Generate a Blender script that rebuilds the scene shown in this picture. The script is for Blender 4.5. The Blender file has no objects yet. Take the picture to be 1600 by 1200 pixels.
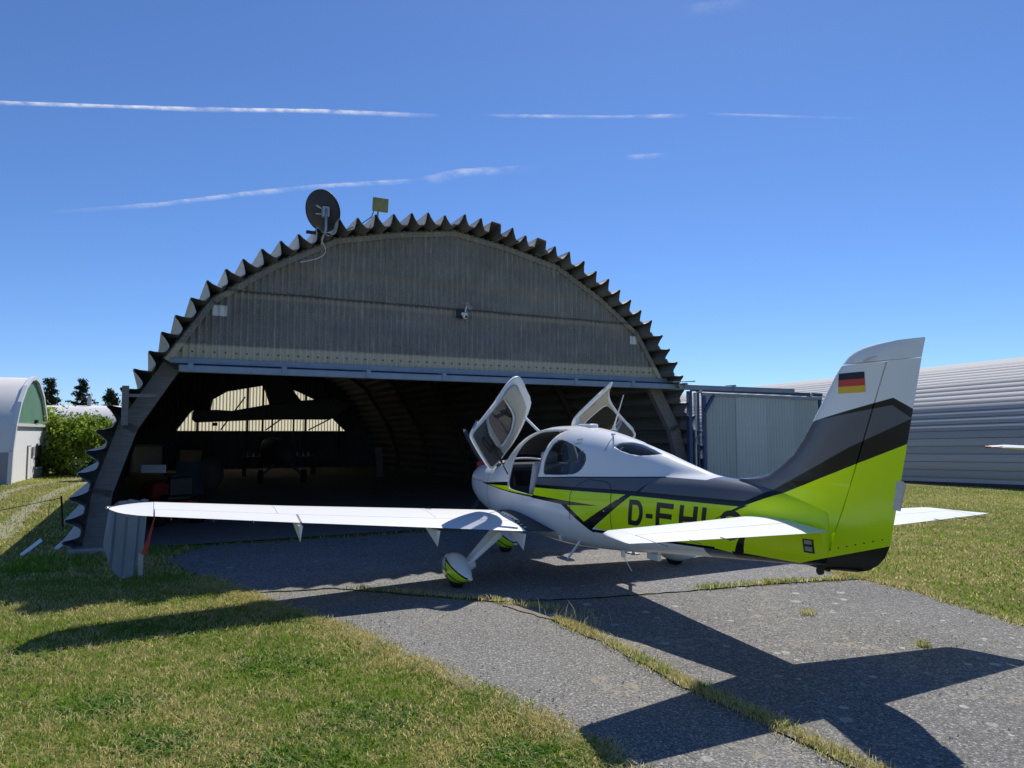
import bpy, bmesh, math, random
import numpy as np
from mathutils import Vector, Matrix
from mathutils.bvhtree import BVHTree
random.seed(7); RNG = np.random.default_rng(7)
scene = bpy.context.scene
COL = scene.collection
PI = math.pi

# ------------------------------------------------------------------ camera, sky, sun
cam_data = bpy.data.cameras.new("camera"); cam = bpy.data.objects.new("camera", cam_data); COL.objects.link(cam)
cam.location = (0, 0, 1.936); cam.rotation_euler = (PI/2 + 0.0685, 0, 0)
cam_data.sensor_width = 36; cam_data.lens = 36*1115.8/1600; cam_data.clip_start = .05; cam_data.clip_end = 30000
scene.camera = cam
SUN = Vector((0.2567, 0.8100, 1.0)).normalized()
elev = math.asin(SUN.z)
world = bpy.data.worlds.new("World"); scene.world = world; world.use_nodes = True
wn = world.node_tree.nodes; wl = world.node_tree.links; wn.clear()
sky = wn.new("ShaderNodeTexSky"); sky.sky_type = 'NISHITA'; sky.sun_disc = False
sky.sun_elevation = elev; sky.sun_rotation = math.atan2(SUN.x, SUN.y)
sky.altitude = 1500; sky.air_density = 1.0; sky.dust_density = 0.25; sky.ozone_density = 10.0
bg = wn.new("ShaderNodeBackground"); bg.inputs[1].default_value = 0.118
wo = wn.new("ShaderNodeOutputWorld"); wb = wn.new('ShaderNodeMix'); wb.data_type = 'RGBA'; wb.blend_type = 'MULTIPLY'; wb.inputs[0].default_value = 1; wb.inputs[7].default_value = (.96, 1.0, 1.09, 1)
wl.new(sky.outputs[0], wb.inputs[6]); wl.new(wb.outputs[2], bg.inputs[0]); wl.new(bg.outputs[0], wo.inputs[0])
sd = bpy.data.lights.new("sun", 'SUN'); sd.energy = 4.9; sd.angle = math.radians(.53); sd.color = (1, .955, .88)
so = bpy.data.objects.new("sun", sd); COL.objects.link(so); so.location = (0, 0, 30)
so.rotation_euler = (-SUN).to_track_quat('-Z', 'Y').to_euler()
scene.view_settings.view_transform = 'Standard'; scene.view_settings.look = 'None'
scene.view_settings.exposure = 0; scene.view_settings.gamma = 1; scene.view_settings.use_curve_mapping = False

# ------------------------------------------------------------------ material helpers
class NT:
    def __init__(s, name):
        s.m = bpy.data.materials.new(name); s.m.use_nodes = True
        s.t = s.m.node_tree; s.n = s.t.nodes; s.n.clear()
        s.out = s.n.new("ShaderNodeOutputMaterial")
    def node(s, t, **k):
        nd = s.n.new(t)
        for a, b in k.items(): setattr(nd, a, b)
        return nd
    def link(s, a, b): s.t.links.new(a, b)
    def put(s, sock, v):
        if hasattr(v, 'is_output') or isinstance(v, bpy.types.NodeSocket): s.link(v, sock)
        else: sock.default_value = v
    def math(s, op, a, b=0.0, c=None, clamp=False):
        nd = s.node("ShaderNodeMath", operation=op, use_clamp=clamp)
        s.put(nd.inputs[0], a); s.put(nd.inputs[1], b)
        if c is not None: s.put(nd.inputs[2], c)
        return nd.outputs[0]
    def mix(s, f, a, b):
        nd = s.node("ShaderNodeMix", data_type='RGBA')
        s.put(nd.inputs[0], f)
        s.put(nd.inputs[6], (*a, 1) if isinstance(a, tuple) and len(a) == 3 else a)
        s.put(nd.inputs[7], (*b, 1) if isinstance(b, tuple) and len(b) == 3 else b)
        return nd.outputs[2]
    def coords(s, scale=(1, 1, 1), kind='Object'):
        tc = s.node("ShaderNodeTexCoord"); mp = s.node("ShaderNodeMapping")
        mp.inputs['Scale'].default_value = scale
        s.link(tc.outputs[kind], mp.inputs[0]); return mp.outputs[0]
    def noise(s, vec, scale, detail=4, rough=.55):
        nd = s.node("ShaderNodeTexNoise"); s.link(vec, nd.inputs['Vector'])
        nd.inputs['Scale'].default_value = scale; nd.inputs['Detail'].default_value = detail; nd.inputs['Roughness'].default_value = rough
        return nd.outputs[0]
    def ramp(s, f, p0, p1):
        nd = s.node("ShaderNodeMapRange", interpolation_type='SMOOTHSTEP'); s.put(nd.inputs[0], f)
        nd.inputs[1].default_value = p0; nd.inputs[2].default_value = p1; return nd.outputs[0]
    def bump(s, h, strength=.3, dist=.01):
        b = s.node("ShaderNodeBump"); b.inputs['Strength'].default_value = strength; b.inputs['Distance'].default_value = dist
        s.link(h, b.inputs['Height']); return b.outputs[0]
    def bsdf(s, color, rough=.5, metal=0, spec=.5, normal=None, coat=0):
        b = s.node("ShaderNodeBsdfPrincipled")
        s.put(b.inputs['Base Color'], (*color, 1) if isinstance(color, tuple) and len(color) == 3 else color)
        s.put(b.inputs['Roughness'], rough); s.put(b.inputs['Metallic'], metal); b.inputs['Specular IOR Level'].default_value = spec
        b.inputs['Coat Weight'].default_value = coat; b.inputs['Coat Roughness'].default_value = .04
        if normal is not None: s.link(normal, b.inputs['Normal'])
        s.link(b.outputs[0], s.out.inputs[0]); return b

def simple(name, color, rough=.5, metal=0, var=.15, scale=6, spec=.5, coat=0, bump=0, stretch=(1, 1, 1)):
    t = NT(name); v = t.coords(stretch); n = t.noise(v, scale, 5, .6)
    c = t.mix(n, tuple(min(1, x*(1-var)) for x in color), tuple(min(1, x*(1+var)) for x in color))
    nm = t.bump(t.noise(v, scale*8, 3), bump, .01) if bump else None
    t.bsdf(c, rough, metal, spec, nm, coat); return t.m

M = {}
M['black'] = simple('black plastic', (.012, .012, .014), .45)
M['rubber'] = simple('rubber', (.02, .02, .02), .85)
M['white'] = simple('white paint', (.86, .86, .85), .34, var=.02, spec=.22)
M['white_matt'] = simple('white sheet', (.72, .73, .74), .5, var=.05)
M['chrome'] = simple('steel', (.5, .5, .5), .3, .9)
M['seat'] = simple('grey seat leather', (.36, .38, .41), .55, var=.1, scale=20)
M['beige'] = simple('beige liner', (.50, .46, .37), .8, var=.05, scale=30)
M['liner_dark'] = simple('charcoal trim', (.085, .085, .09), .75, var=.1, scale=40)
M['trim_grey'] = simple('pale grey trim', (.34, .35, .37), .5)
M['walk'] = simple('black walkway', (.045, .05, .06), .6, var=.2, scale=90, bump=.3)
M['screen'] = simple('display glass', (.01, .012, .016), .1)
M['red'] = simple('red fabric', (.36, .03, .015), .7, var=.2)
M['red_plastic'] = simple('red plastic', (.5, .03, .02), .4)
M['gold'] = simple('flag gold', (.80, .50, .03), .4, var=.03)
M['flag_red'] = simple('flag red', (.60, .05, .03), .4, var=.03)
M['navy_line'] = simple('black vinyl', (.012, .013, .018), .3, var=.1)
M['seam'] = simple('panel gap', (.03, .03, .03), .8)
M['wood'] = simple('weathered timber', (.20, .19, .185), .85, var=.45, scale=5, bump=.4, stretch=(1, 1, 8))
M['darkwood'] = simple('dark timber', (.10, .07, .05), .85, var=.3)
M['blue_steel'] = simple('blue painted steel', (.035, .07, .16), .5, var=.3, scale=4)
M['blue_grey'] = simple('blue grey rail', (.24, .30, .38), .5, .2, var=.25, scale=5)
M['dish'] = simple('anthracite dish', (.028, .03, .038), .55, var=.2)
M['galv'] = simple('galvanised tube', (.42, .43, .44), .42, .6, var=.25, scale=14)
M['rope'] = simple('green rope', (.05, .09, .06), .9)
M['concrete_block'] = simple('concrete block', (.32, .31, .29), .9, var=.3, scale=4, bump=.4)
M['tyre'] = simple('black tyre', (.015, .015, .015), .8)
M['tarp'] = simple('brown tarpaulin', (.16, .11, .09), .8, var=.4, scale=3)

def glass(name, tint, alpha):
    t = NT(name); tr = t.node("ShaderNodeBsdfTransparent"); tr.inputs[0].default_value = (*tint, 1)
    g = t.node("ShaderNodeBsdfGlossy"); g.inputs[0].default_value = (.9, .9, .9, 1); g.inputs[1].default_value = .03
    d = t.node("ShaderNodeBsdfDiffuse"); d.inputs[0].default_value = (.05, .055, .06, 1)
    lw = t.node("ShaderNodeLayerWeight"); lw.inputs[0].default_value = .5; fr_ = t.math('MULTIPLY_ADD', t.math('POWER', lw.outputs[1], 5), .9, .05)
    m0 = t.node("ShaderNodeMixShader"); m0.inputs[0].default_value = alpha; t.link(tr.outputs[0], m0.inputs[1]); t.link(d.outputs[0], m0.inputs[2])
    m = t.node("ShaderNodeMixShader"); t.link(fr_, m.inputs[0]); t.link(m0.outputs[0], m.inputs[1]); t.link(g.outputs[0], m.inputs[2])
    t.link(m.outputs[0], t.out.inputs[0]); return t.m
M['glass'] = glass('cabin glass', (.45, .48, .52), .05)
M['topglass'] = glass('top glass', (.5, .55, .6), .12)

def metal_roof(name, col, rough, metal, var, stretch, rust=.0, scale=2.2):
    t = NT(name); v = t.coords(stretch); n = t.noise(v, scale, 6, .65); n2 = t.noise(t.coords(), 26, 4, .7)
    oi = t.node("ShaderNodeObjectInfo")
    c = t.mix(n, tuple(x*(1-var) for x in col), tuple(x*(1+var) for x in col))
    k = t.math('MULTIPLY_ADD', oi.outputs['Random'], .28, .84)
    vm = t.node("ShaderNodeVectorMath", operation='SCALE'); t.link(c, vm.inputs[0]); t.link(k, vm.inputs['Scale'])
    c = vm.outputs[0]
    if rust: c = t.mix(t.math('MULTIPLY', t.ramp(n, .58, .75), rust), c, (.20, .13, .09))
    nd = t.bsdf(c, rough, metal, .4, t.bump(n2, .12, .01)); return t.m
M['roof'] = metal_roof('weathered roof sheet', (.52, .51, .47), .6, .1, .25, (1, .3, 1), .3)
M['roof_inner'] = metal_roof('roof sheet inside', (.19, .188, .18), .75, .0, .35, (1, .3, 1), .3)  # darker copy for the inner faces, deepening their shade through the colour
M['silver'] = metal_roof('silver cladding', (.40, .405, .41), .75, 0, .12, (1, .12, 1))
M['silver_dark'] = metal_roof('dirty plinth', (.05, .05, .055), .8, 0, .2, (1, 1, 1))
M['panel'] = metal_roof('pale door sheet', (.52, .56, .56), .5, .15, .08, (.4, 1, 3))
M['folded'] = metal_roof('scuffed pale sheet', (.27, .30, .33), .5, .2, .35, (3, 3, .7), .2)

# front gable: grey brown fibre sheet, bands painted for the beams behind, lighter strip at the foot
t = NT('corrugated gable sheet'); v = t.coords(); sx = t.node("ShaderNodeSeparateXYZ"); t.link(v, sx.inputs[0])
n1 = t.noise(t.coords((.6, 1, 1.6)), 1.1, 5, .6); n2 = t.noise(t.coords((6, 1, .5)), 3, 5, .7); n3 = t.noise(v, 60, 3, .7)
c = t.mix(n1, (.105, .108, .105), (.31, .30, .27)); c = t.mix(t.math('MULTIPLY', t.ramp(n2, .45, .8), .5), c, (.58, .55, .48))
c = t.mix(t.math('MULTIPLY', t.ramp(n3, .5, .72), .5), c, (.66, .64, .58))
for zc, w, col, k in ((4.95, .08, (.34, .25, .17), .5), (4.38, .07, (.42, .36, .26), .6), (4.46, .03, (.07, .07, .075), .8), (3.9, .25, (.17, .19, .21), .3)):
    z = t.math('ADD', sx.outputs[2], t.math('MULTIPLY', t.math('SUBTRACT', n1, .5), .08))
    band = t.math('SUBTRACT', 1, t.math('MULTIPLY', t.math('ABSOLUTE', t.math('SUBTRACT', z, zc)), 1/w), clamp=True)
    c = t.mix(t.math('MULTIPLY', band, k), c, col)
foot = t.ramp(sx.outputs[2], 3.50, 3.44)
c = t.mix(t.math('MULTIPLY', foot, .75), c, (.66, .60, .44))
t.bsdf(c, .62, 0, .35, t.bump(n3, .15, .01)); M['gable'] = t.m

# translucent rear gable
t = NT('translucent corrugated sheet'); n1 = t.noise(t.coords((1, 1, .4)), 2, 4)
tr = t.node("ShaderNodeBsdfTranslucent"); t.link(t.mix(n1, (.84, .78, .62), (.92, .89, .78)), tr.inputs[0])
df = t.node("ShaderNodeBsdfDiffuse"); df.inputs[0].default_value = (.5, .48, .4, 1)
mx = t.node("ShaderNodeMixShader"); mx.inputs[0].default_value = .12; t.link(tr.outputs[0], mx.inputs[1]); t.link(df.outputs[0], mx.inputs[2]); t.link(mx.outputs[0], t.out.inputs[0])
M['translucent'] = t.m

def slab_mat(name, base, spots, crack=True, dark=False):
    t = NT(name); v = t.coords()
    n1 = t.noise(v, .8, 5, .6); n2 = t.noise(v, 52, 4, .8); n3 = t.noise(v, 9, 5, .65)
    c = t.mix(n1, tuple(x*.74 for x in base), tuple(x*1.2 for x in base))
    n7 = t.noise(v, .35, 4, .6); c = t.mix(t.math('MULTIPLY', t.ramp(n7, .52, .66), .35), c, tuple(x*.62 for x in base)); n8 = t.noise(t.coords((1, 1, 1)), 24, 5, .85)
    c = t.mix(t.ramp(n2, .36, .48), tuple(x*.22 for x in base), c); c = t.mix(t.math('MULTIPLY', t.ramp(n8, .57, .66), .55), c, tuple(x*2.1 for x in base))
    c = t.mix(t.math('MULTIPLY', t.ramp(n2, .55, .64), .95), c, tuple(min(1, x*3.2) for x in base))
    c = t.mix(t.math('MULTIPLY', t.ramp(n3, .52, .8), .5), c, tuple(x*1.7 for x in base))
    vc = t.node("ShaderNodeTexVoronoi", feature='DISTANCE_TO_EDGE'); t.link(v, vc.inputs['Vector'])
    # warp for cracks
    wv = t.node("ShaderNodeVectorMath", operation='ADD'); nn = t.node("ShaderNodeTexNoise"); nn.inputs['Scale'].default_value = 2.3; nn.inputs['Detail'].default_value = 5
    t.link(v, nn.inputs['Vector']); t.link(v, wv.inputs[0]); t.link(nn.outputs[1], wv.inputs[1]); t.link(wv.outputs[0], vc.inputs['Vector']); vc.inputs['Scale'].default_value = .55
    if crack:
        ck = t.math('SUBTRACT', 1, t.math('MULTIPLY', vc.outputs[0], 95 if spots < .5 else 130), clamp=True)
        c = t.mix(t.math('MULTIPLY', ck, t.ramp(n1, .38, .52)), c, (.33, .29, .21))
    for sc, th, keep in ((2.0, .17, .55), (3.4, .21, .62), (6.5, .26, .70)):
        vo = t.node("ShaderNodeTexVoronoi", feature='F1'); vo.inputs['Scale'].default_value = sc; vo.inputs['Randomness'].default_value = 1
        w2 = t.node("ShaderNodeVectorMath", operation='MULTIPLY_ADD'); n4 = t.node("ShaderNodeTexNoise"); n4.inputs['Scale'].default_value = 14
        t.link(v, n4.inputs['Vector']); t.link(n4.outputs[1], w2.inputs[0]); w2.inputs[1].default_value = (.035, .035, 0); t.link(v, w2.inputs[2])
        t.link(w2.outputs[0], vo.inputs['Vector'])
        sp = t.node("ShaderNodeSeparateXYZ"); t.link(vo.outputs['Color'], sp.inputs[0])
        rad = t.math('MULTIPLY', sp.outputs[1], th)
        disc = t.ramp(t.math('SUBTRACT', rad, vo.outputs['Distance']), -.004, .012)
        on = t.math('GREATER_THAN', sp.outputs[0], keep if spots > .5 else .92)
        k = t.math('MULTIPLY', t.math('MULTIPLY', disc, on), t.math('MULTIPLY_ADD', t.ramp(n3, .35, .6), .45, .4))
        c = t.mix(k, c, (.47, .48, .42))
    t.bsdf(c, .88, 0, .25, t.bump(n2, .55, .012)); return t.m
M['slab_left'] = slab_mat('worn aggregate concrete', (.188, .182, .168), .2)
M['slab_right'] = slab_mat('lichen spotted concrete', (.172, .167, .155), 1)
M['floor'] = slab_mat('hangar floor concrete', (.20, .195, .19), .1)

def ground_mat():
    t = NT('meadow'); v = t.coords()
    n0 = t.noise(v, .22, 4, .6); n1 = t.noise(v, 1.5, 5, .65); n2 = t.noise(v, 26, 4, .75); n3 = t.noise(t.coords((1, .5, 1)), 70, 2, .6)
    c = t.mix(n1, (.10, .12, .022), (.27, .235, .08)); c = t.mix(t.ramp(n0, .4, .65), c, t.mix(n2, (.17, .175, .035), (.34, .29, .10)))
    c = t.mix(t.math('MULTIPLY', t.ramp(n2, .5, .8), .6), c, (.26, .225, .115)); c = t.mix(t.math('MULTIPLY', t.ramp(n3, .42, .32), .7), c, (.035, .048, .012))
    t.bsdf(c, .95, 0, .1, t.bump(n2, .9, .04)); return t.m
M['ground'] = ground_mat()
M['dirt'] = simple('dry dirt', (.23, .20, .15), .95, var=.45, scale=14, bump=.5)
M['track'] = simple('dusty track', (.27, .25, .16), .95, var=.25, scale=5, bump=.4)

def blade_mat(name, lush):
    t = NT(name); at = t.node("ShaderNodeAttribute"); at.attribute_name = 'rnd'
    ge = t.node("ShaderNodeNewGeometry"); n1 = t.node("ShaderNodeTexNoise"); n1.inputs['Scale'].default_value = .8; n1.inputs['Detail'].default_value = 5; n1.inputs['Roughness'].default_value = .62
    t.link(ge.outputs['Position'], n1.inputs['Vector'])
    n2 = t.node("ShaderNodeTexNoise"); n2.inputs['Scale'].default_value = 5.5; n2.inputs['Detail'].default_value = 3; t.link(ge.outputs['Position'], n2.inputs['Vector'])
    k = t.math('ADD', t.math('MULTIPLY', at.outputs['Fac'], .32), t.math('ADD', t.math('MULTIPLY', n1.outputs[0], 1.25), t.math('MULTIPLY', n2.outputs[0], .75)))
    k = t.ramp(k, 1.10 + lush, 1.29 + lush)
    c = t.mix(k, t.mix(at.outputs['Fac'], (.10, .22, .014), (.31, .46, .045)), t.mix(at.outputs['Fac'], (.34, .32, .08), (.82, .71, .34)))
    d = t.node("ShaderNodeBsdfPrincipled"); t.link(c, d.inputs['Base Color']); d.inputs['Roughness'].default_value = .6; d.inputs['Specular IOR Level'].default_value = .25
    tr = t.node("ShaderNodeBsdfTranslucent"); t.link(c, tr.inputs[0]); mx = t.node("ShaderNodeMixShader"); mx.inputs[0].default_value = .5
    t.link(d.outputs[0], mx.inputs[1]); t.link(tr.outputs[0], mx.inputs[2]); t.link(mx.outputs[0], t.out.inputs[0]); return t.m
M['blade'] = blade_mat('grass blades', 0)
M['blade_dry'] = blade_mat('dry grass blades', -.16)

def leaf_mat(name, a, b, tr_f=.4):
    t = NT(name); at = t.node("ShaderNodeAttribute"); at.attribute_name = 'rnd'
    c = t.mix(at.outputs['Fac'], a, b)
    d = t.node("ShaderNodeBsdfPrincipled"); t.link(c, d.inputs['Base Color']); d.inputs['Roughness'].default_value = .55; d.inputs['Specular IOR Level'].default_value = .3
    tr = t.node("ShaderNodeBsdfTranslucent"); t.link(c, tr.inputs[0]); mx = t.node("ShaderNodeMixShader"); mx.inputs[0].default_value = tr_f
    t.link(d.outputs[0], mx.inputs[1]); t.link(tr.outputs[0], mx.inputs[2]); t.link(mx.outputs[0], t.out.inputs[0]); return t.m
M['leaf_bright'] = leaf_mat('willow leaves', (.13, .22, .02), (.34, .44, .06), .5)
M['leaf_weed'] = leaf_mat('clover leaves', (.06, .16, .012), (.16, .34, .03), .45)
M['leaf_dark'] = leaf_mat('shrub leaves', (.035, .075, .015), (.09, .15, .03), .35)
M['needle'] = leaf_mat('pine needles', (.012, .024, .010), (.040, .058, .022), .15)
M['bark'] = simple('bark', (.10, .075, .05), .9, var=.3)

# ------------------------------------------------------------------ object helpers
def tag(o, label=None, cat=None, group=None, kind=None):
    if label: o['label'] = label
    if cat: o['category'] = cat
    if group: o['group'] = group
    if kind: o['kind'] = kind
    return o
def empty(name, label, cat, loc=(0, 0, 0), rz=0, group=None):
    o = bpy.data.objects.new(name, None); COL.objects.link(o); o.location = loc; o.rotation_euler = (0, 0, rz)
    o.empty_display_size = .2
    return tag(o, label, cat, group)
def link(name, me, mats, parent=None, smooth=False):
    if not isinstance(mats, (list, tuple)): mats = [mats]
    for m in mats: me.materials.append(m)
    if smooth: me.polygons.foreach_set('use_smooth', [True]*len(me.polygons))
    o = bpy.data.objects.new(name, me); COL.objects.link(o); o.parent = parent
    return o
def mesh(name, V, F, mats, parent=None, smooth=False, mi=None):
    me = bpy.data.meshes.new(name); me.from_pydata([tuple(v) for v in V], [], F); me.validate()
    if mi: me.polygons.foreach_set('material_index', mi)
    me.update(); return link(name, me, mats, parent, smooth)
class MB:
    def __init__(s): s.V = []; s.F = []
    def add(s, V, F):
        k = len(s.V); s.V += [tuple(v) for v in V]; s.F += [tuple(i+k for i in f) for f in F]; return s
    def box(s, a, b, M4=None):
        x0, y0, z0 = a; x1, y1, z1 = b
        V = [(x0, y0, z0), (x1, y0, z0), (x1, y1, z0), (x0, y1, z0), (x0, y0, z1), (x1, y0, z1), (x1, y1, z1), (x0, y1, z1)]
        if M4: V = [tuple(M4 @ Vector(v)) for v in V]
        return s.add(V, [(3, 2, 1, 0), (4, 5, 6, 7), (0, 1, 5, 4), (1, 2, 6, 5), (2, 3, 7, 6), (3, 0, 4, 7)])
    def beam(s, p, q, w, h, up=(0, 0, 1)):
        p = Vector(p); q = Vector(q); d = (q-p); L = d.length; d.normalize(); u = Vector(up)
        sx = d.cross(u); 
        if sx.length < 1e-4: sx = d.cross(Vector((0, 1, 0)))
        sx.normalize(); u = sx.cross(d)
        V = [pt + sx*a*w/2 + u*b*h/2 for pt in (p, q) for a, b in ((-1, -1), (1, -1), (1, 1), (-1, 1))]
        return s.add(V, [(0, 1, 2, 3), (7, 6, 5, 4), (0, 4, 5, 1), (1, 5, 6, 2), (2, 6, 7, 3), (3, 7, 4, 0)])
    def tube(s, pts, r, n=8, cap=True):
        pts = [Vector(p) for p in pts]; rs = r if isinstance(r, (list, tuple)) else [r]*len(pts)
        V = []; F = []; prev = None
        for i, p in enumerate(pts):
            d = (pts[min(i+1, len(pts)-1)]-pts[max(i-1, 0)]).normalized()
            a = d.orthogonal().normalized() if prev is None else (prev - d*prev.dot(d)).normalized()
            prev = a; b = d.cross(a)
            V += [p + (a*math.cos(2*PI*k/n)+b*math.sin(2*PI*k/n))*rs[i] for k in range(n)]
        for i in range(len(pts)-1):
            for k in range(n): F.append((i*n+k, i*n+(k+1) % n, (i+1)*n+(k+1) % n, (i+1)*n+k))
        if cap: F += [tuple(range(n))[::-1], tuple(range((len(pts)-1)*n, len(pts)*n))]
        return s.add(V, F)
    def build(s, name, mat, parent=None, smooth=False, bevel=0):
        o = mesh(name, s.V, s.F, mat, parent, smooth)
        if bevel:
            b = o.modifiers.new('b', 'BEVEL'); b.width = bevel; b.segments = 2; b.limit_method = 'ANGLE'
        return o
def extrude_poly(poly, y0, y1):          # (x,z) outline -> slab between y0 and y1
    n = len(poly); V = [(x, y0, z) for x, z in poly]+[(x, y1, z) for x, z in poly]
    F = [tuple(range(n)), tuple(range(2*n-1, n-1, -1))]+[(i, i+n, (i+1) % n+n, (i+1) % n) for i in range(n)]
    return V, F
def noisy_outline(pts, amp, step=.12, seed=1):
    rg = random.Random(seed); out = []
    for i in range(len(pts)):
        a = Vector(pts[i]); b = Vector(pts[(i+1) % len(pts)]); n = max(1, int((b-a).length/step)); n = min(n, 120)
        nr = Vector((-(b-a).y, (b-a).x)).normalized()
        for k in range(n):
            p = a.lerp(b, k/n); j = rg.uniform(-amp, amp) if k else 0
            out.append((p.x+nr.x*j, p.y+nr.y*j))
    return out
def sheet(name, outline, z, mat, kind='structure', label=None):
    bm = bmesh.new(); vs = [bm.verts.new((x, y, z)) for x, y in outline]; f = bm.faces.new(vs); f.normal_update()
    if f.normal.z < 0: f.normal_flip()
    bmesh.ops.triangulate(bm, faces=[f]); me = bpy.data.meshes.new(name); bm.to_mesh(me); bm.free()
    o = link(name, me, mat); tag(o, label, None, None, kind); return o

# ------------------------------------------------------------------ frames
P_AIR = (-0.4692, 12.5128, 0); TH = 0.4661
A_AX = Vector((math.sin(TH), -math.cos(TH), 0)); R_AX = Vector((math.cos(TH), math.sin(TH), 0))
def air(x, y, z=0): return Vector(P_AIR)+A_AX*x+R_AX*y+Vector((0, 0, z))
HF = Vector((-6.852, 11.588, 0)); TH2 = 0.470
D2 = Vector((math.cos(TH2), math.sin(TH2), 0)); V2 = Vector((-math.sin(TH2), math.cos(TH2), 0))
def hp(u, v, z=0): return HF+D2*u+V2*v+Vector((0, 0, z))

# ------------------------------------------------------------------ ground
g = mesh('ground', [(-900, -60, 0), (900, -60, 0), (900, 2500, 0), (-900, 2500, 0)], [(0, 1, 2, 3)], M['ground']); tag(g, kind='structure')
left_edge = [(1.7, 2.3), (1.05, 3.4), (.59, 4.28), (.33, 4.72), (0, 5.14), (-.51, 5.79), (-1.13, 6.45), (-1.64, 7.17), (-2.5, 7.9), (-3.25, 8.7), (-4.2, 9.75), (-4.75, 10.4), (-5.4, 11.2), (-5.6, 12.4)]
right_edge = [(6.3, 3.0), (5.6, 5.5), (5.15, 7.33), (5.0, 8.87), (4.63, 9.63), (4.44, 10.1), (4.2, 11.2), (4.3, 16.4)]
J1 = [(2.95, 2.5), (1.91, 4.49), (1.71, 4.92), (1.36, 5.58), (.93, 6.64), (.46, 7.53), (-.15, 8.28)]     # long grassy joint
J2 = [(-.15, 8.28), (1.1, 8.55), (2.39, 9.0), (3.3, 9.32), (4.63, 9.63)]
J3 = [(-.15, 8.28), (-1.33, 8.95), (-2.5, 8.35), (-3.05, 8.35)]
left_slab = noisy_outline(left_edge[:10], .045, seed=3)[:-30] if False else None
def poly_noise(pts, amp, seed): return noisy_outline(pts, amp, .11, seed)
S1 = left_edge[:10]+[(-2.2, 9.02), (-.22, 8.3)]+[(x-.05, y) for x, y in J1[::-1][1:]]
S2 = [(x+.05, y) for x, y in J1]+[(1.1, 8.5), (2.39, 8.93), (3.3, 9.26), (4.70, 9.58)]+right_edge[3::-1]
S3 = [(-3.28, 8.74), (-2.22, 9.06), (-.15, 8.34), (1.1, 8.55), (2.39, 8.98), (3.3, 9.31), (4.60, 9.63)]+right_edge[5:]+[(4.3, 17.0), (-5.9, 12.0)]+left_edge[12:9:-1]
for k, (S, m, lab) in enumerate(((S1, 'slab_left', 'worn grey concrete slab left of the grassy joint'), (S2, 'slab_right', 'lichen spotted concrete slab right of the grassy joint'), (S3, 'floor', 'concrete slab in front of the hangar mouth'))):
    sheet('concrete_slab', poly_noise(S, .03, 11+k), .004+.004*k, M[m], label=lab)
# bare soil showing along the joints and apron edge
def strip_poly(line, w, seed):
    rg = random.Random(seed); L = []; R = []
    pts = []
    for i in range(len(line)-1):
        a = Vector(line[i]); b = Vector(line[i+1]); n = max(2, int((b-a).length/.1))
        for k in range(n): pts.append((a.lerp(b, k/n), (b-a).normalized()))
    for p, d in pts:
        nr = Vector((-d.y, d.x)); L.append(p+nr*w*rg.uniform(.35, 1)); R.append(p-nr*w*rg.uniform(.35, 1))
    return [tuple(q) for q in L]+[tuple(q) for q in R[::-1]]
for k, (ln, w) in enumerate(((J1, .07), (left_edge[:11], .06), (right_edge[:6], .04))):
    o = sheet('soil_strip', strip_poly(ln, w, 31+k), .0135+.001*k, M['dirt'])
# hangar floor
V = [hp(-.3, .2, .016+.004), hp(13.0, .2, .02), hp(13.0, 28.2, .02), hp(-.3, 28.2, .02)]
tag(mesh('hangar_floor', V, [(0, 1, 2, 3)], M['floor']), kind='structure')
# pale vehicle tracks on the left meadow
for k, ln in enumerate(([(-9.4, 13.2), (-11.6, 17.0), (-13.9, 21.4), (-15.6, 25.0), (-17.4, 30.0)], [(-12.8, 17.2), (-14.4, 19.8), (-16.6, 23.6), (-17.9, 27.0), (-18.6, 31.8)])):
    ln = [(x, y) for x, y in ln]
    sheet('dirt_track', strip_poly(ln, .27, 50+k), .003, M['track'])

# ------------------------------------------------------------------ grass (stuff)
def inpoly(px, py, poly):
    c = np.zeros(len(px), bool); n = len(poly)
    for i in range(n):
        x0, y0 = poly[i]; x1, y1 = poly[(i+1) % n]
        if y0 == y1: continue
        m = ((y0 > py) != (y1 > py)) & (px < (x1-x0)*(py-y0)/(y1-y0)+x0); c ^= m
    return c
def blades(name, P, h, w, mat, lean=.5, label=None):
    n = len(P); ang = RNG.uniform(0, 2*PI, n); H = h*RNG.uniform(.45, 1.25, n); W = w*RNG.uniform(.6, 1.3, n)
    la = RNG.uniform(0, 2*PI, n); ll = H*RNG.uniform(.05, lean, n)*1.4
    V = np.zeros((n, 5, 3)); dx = np.cos(ang)*W/2; dy = np.sin(ang)*W/2
    bx, by, bz = P[:, 0], P[:, 1], P[:, 2]
    for k, (s, f, l) in enumerate(((-1, 0, 0), (1, 0, 0), (-.8, .55, .3), (.8, .55, .3), (0, 1, 1))):
        V[:, k, 0] = bx+s*dx+np.cos(la)*ll*l; V[:, k, 1] = by+s*dy+np.sin(la)*ll*l; V[:, k, 2] = bz-.004+H*f*(1-.25*l*lean)
    me = bpy.data.meshes.new(name); me.vertices.add(n*5); me.vertices.foreach_set('co', V.ravel())
    b = (np.arange(n)*5)[:, None]
    tri = (b+np.array([[0, 1, 3, 0, 3, 2, 2, 3, 4]])).ravel()
    me.loops.add(n*9); me.loops.foreach_set('vertex_index', tri.astype(np.int32)); me.polygons.add(n*3)
    me.polygons.foreach_set('loop_start', np.arange(0, n*9, 3, dtype=np.int32)); me.update(calc_edges=True)
    at = me.attributes.new('rnd', 'FLOAT', 'POINT'); at.data.foreach_set('value', np.repeat(RNG.random(n), 5).astype(np.float32))
    o = link(name, me, mat); tag(o, label, 'grass', None, 'stuff'); return o
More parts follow.
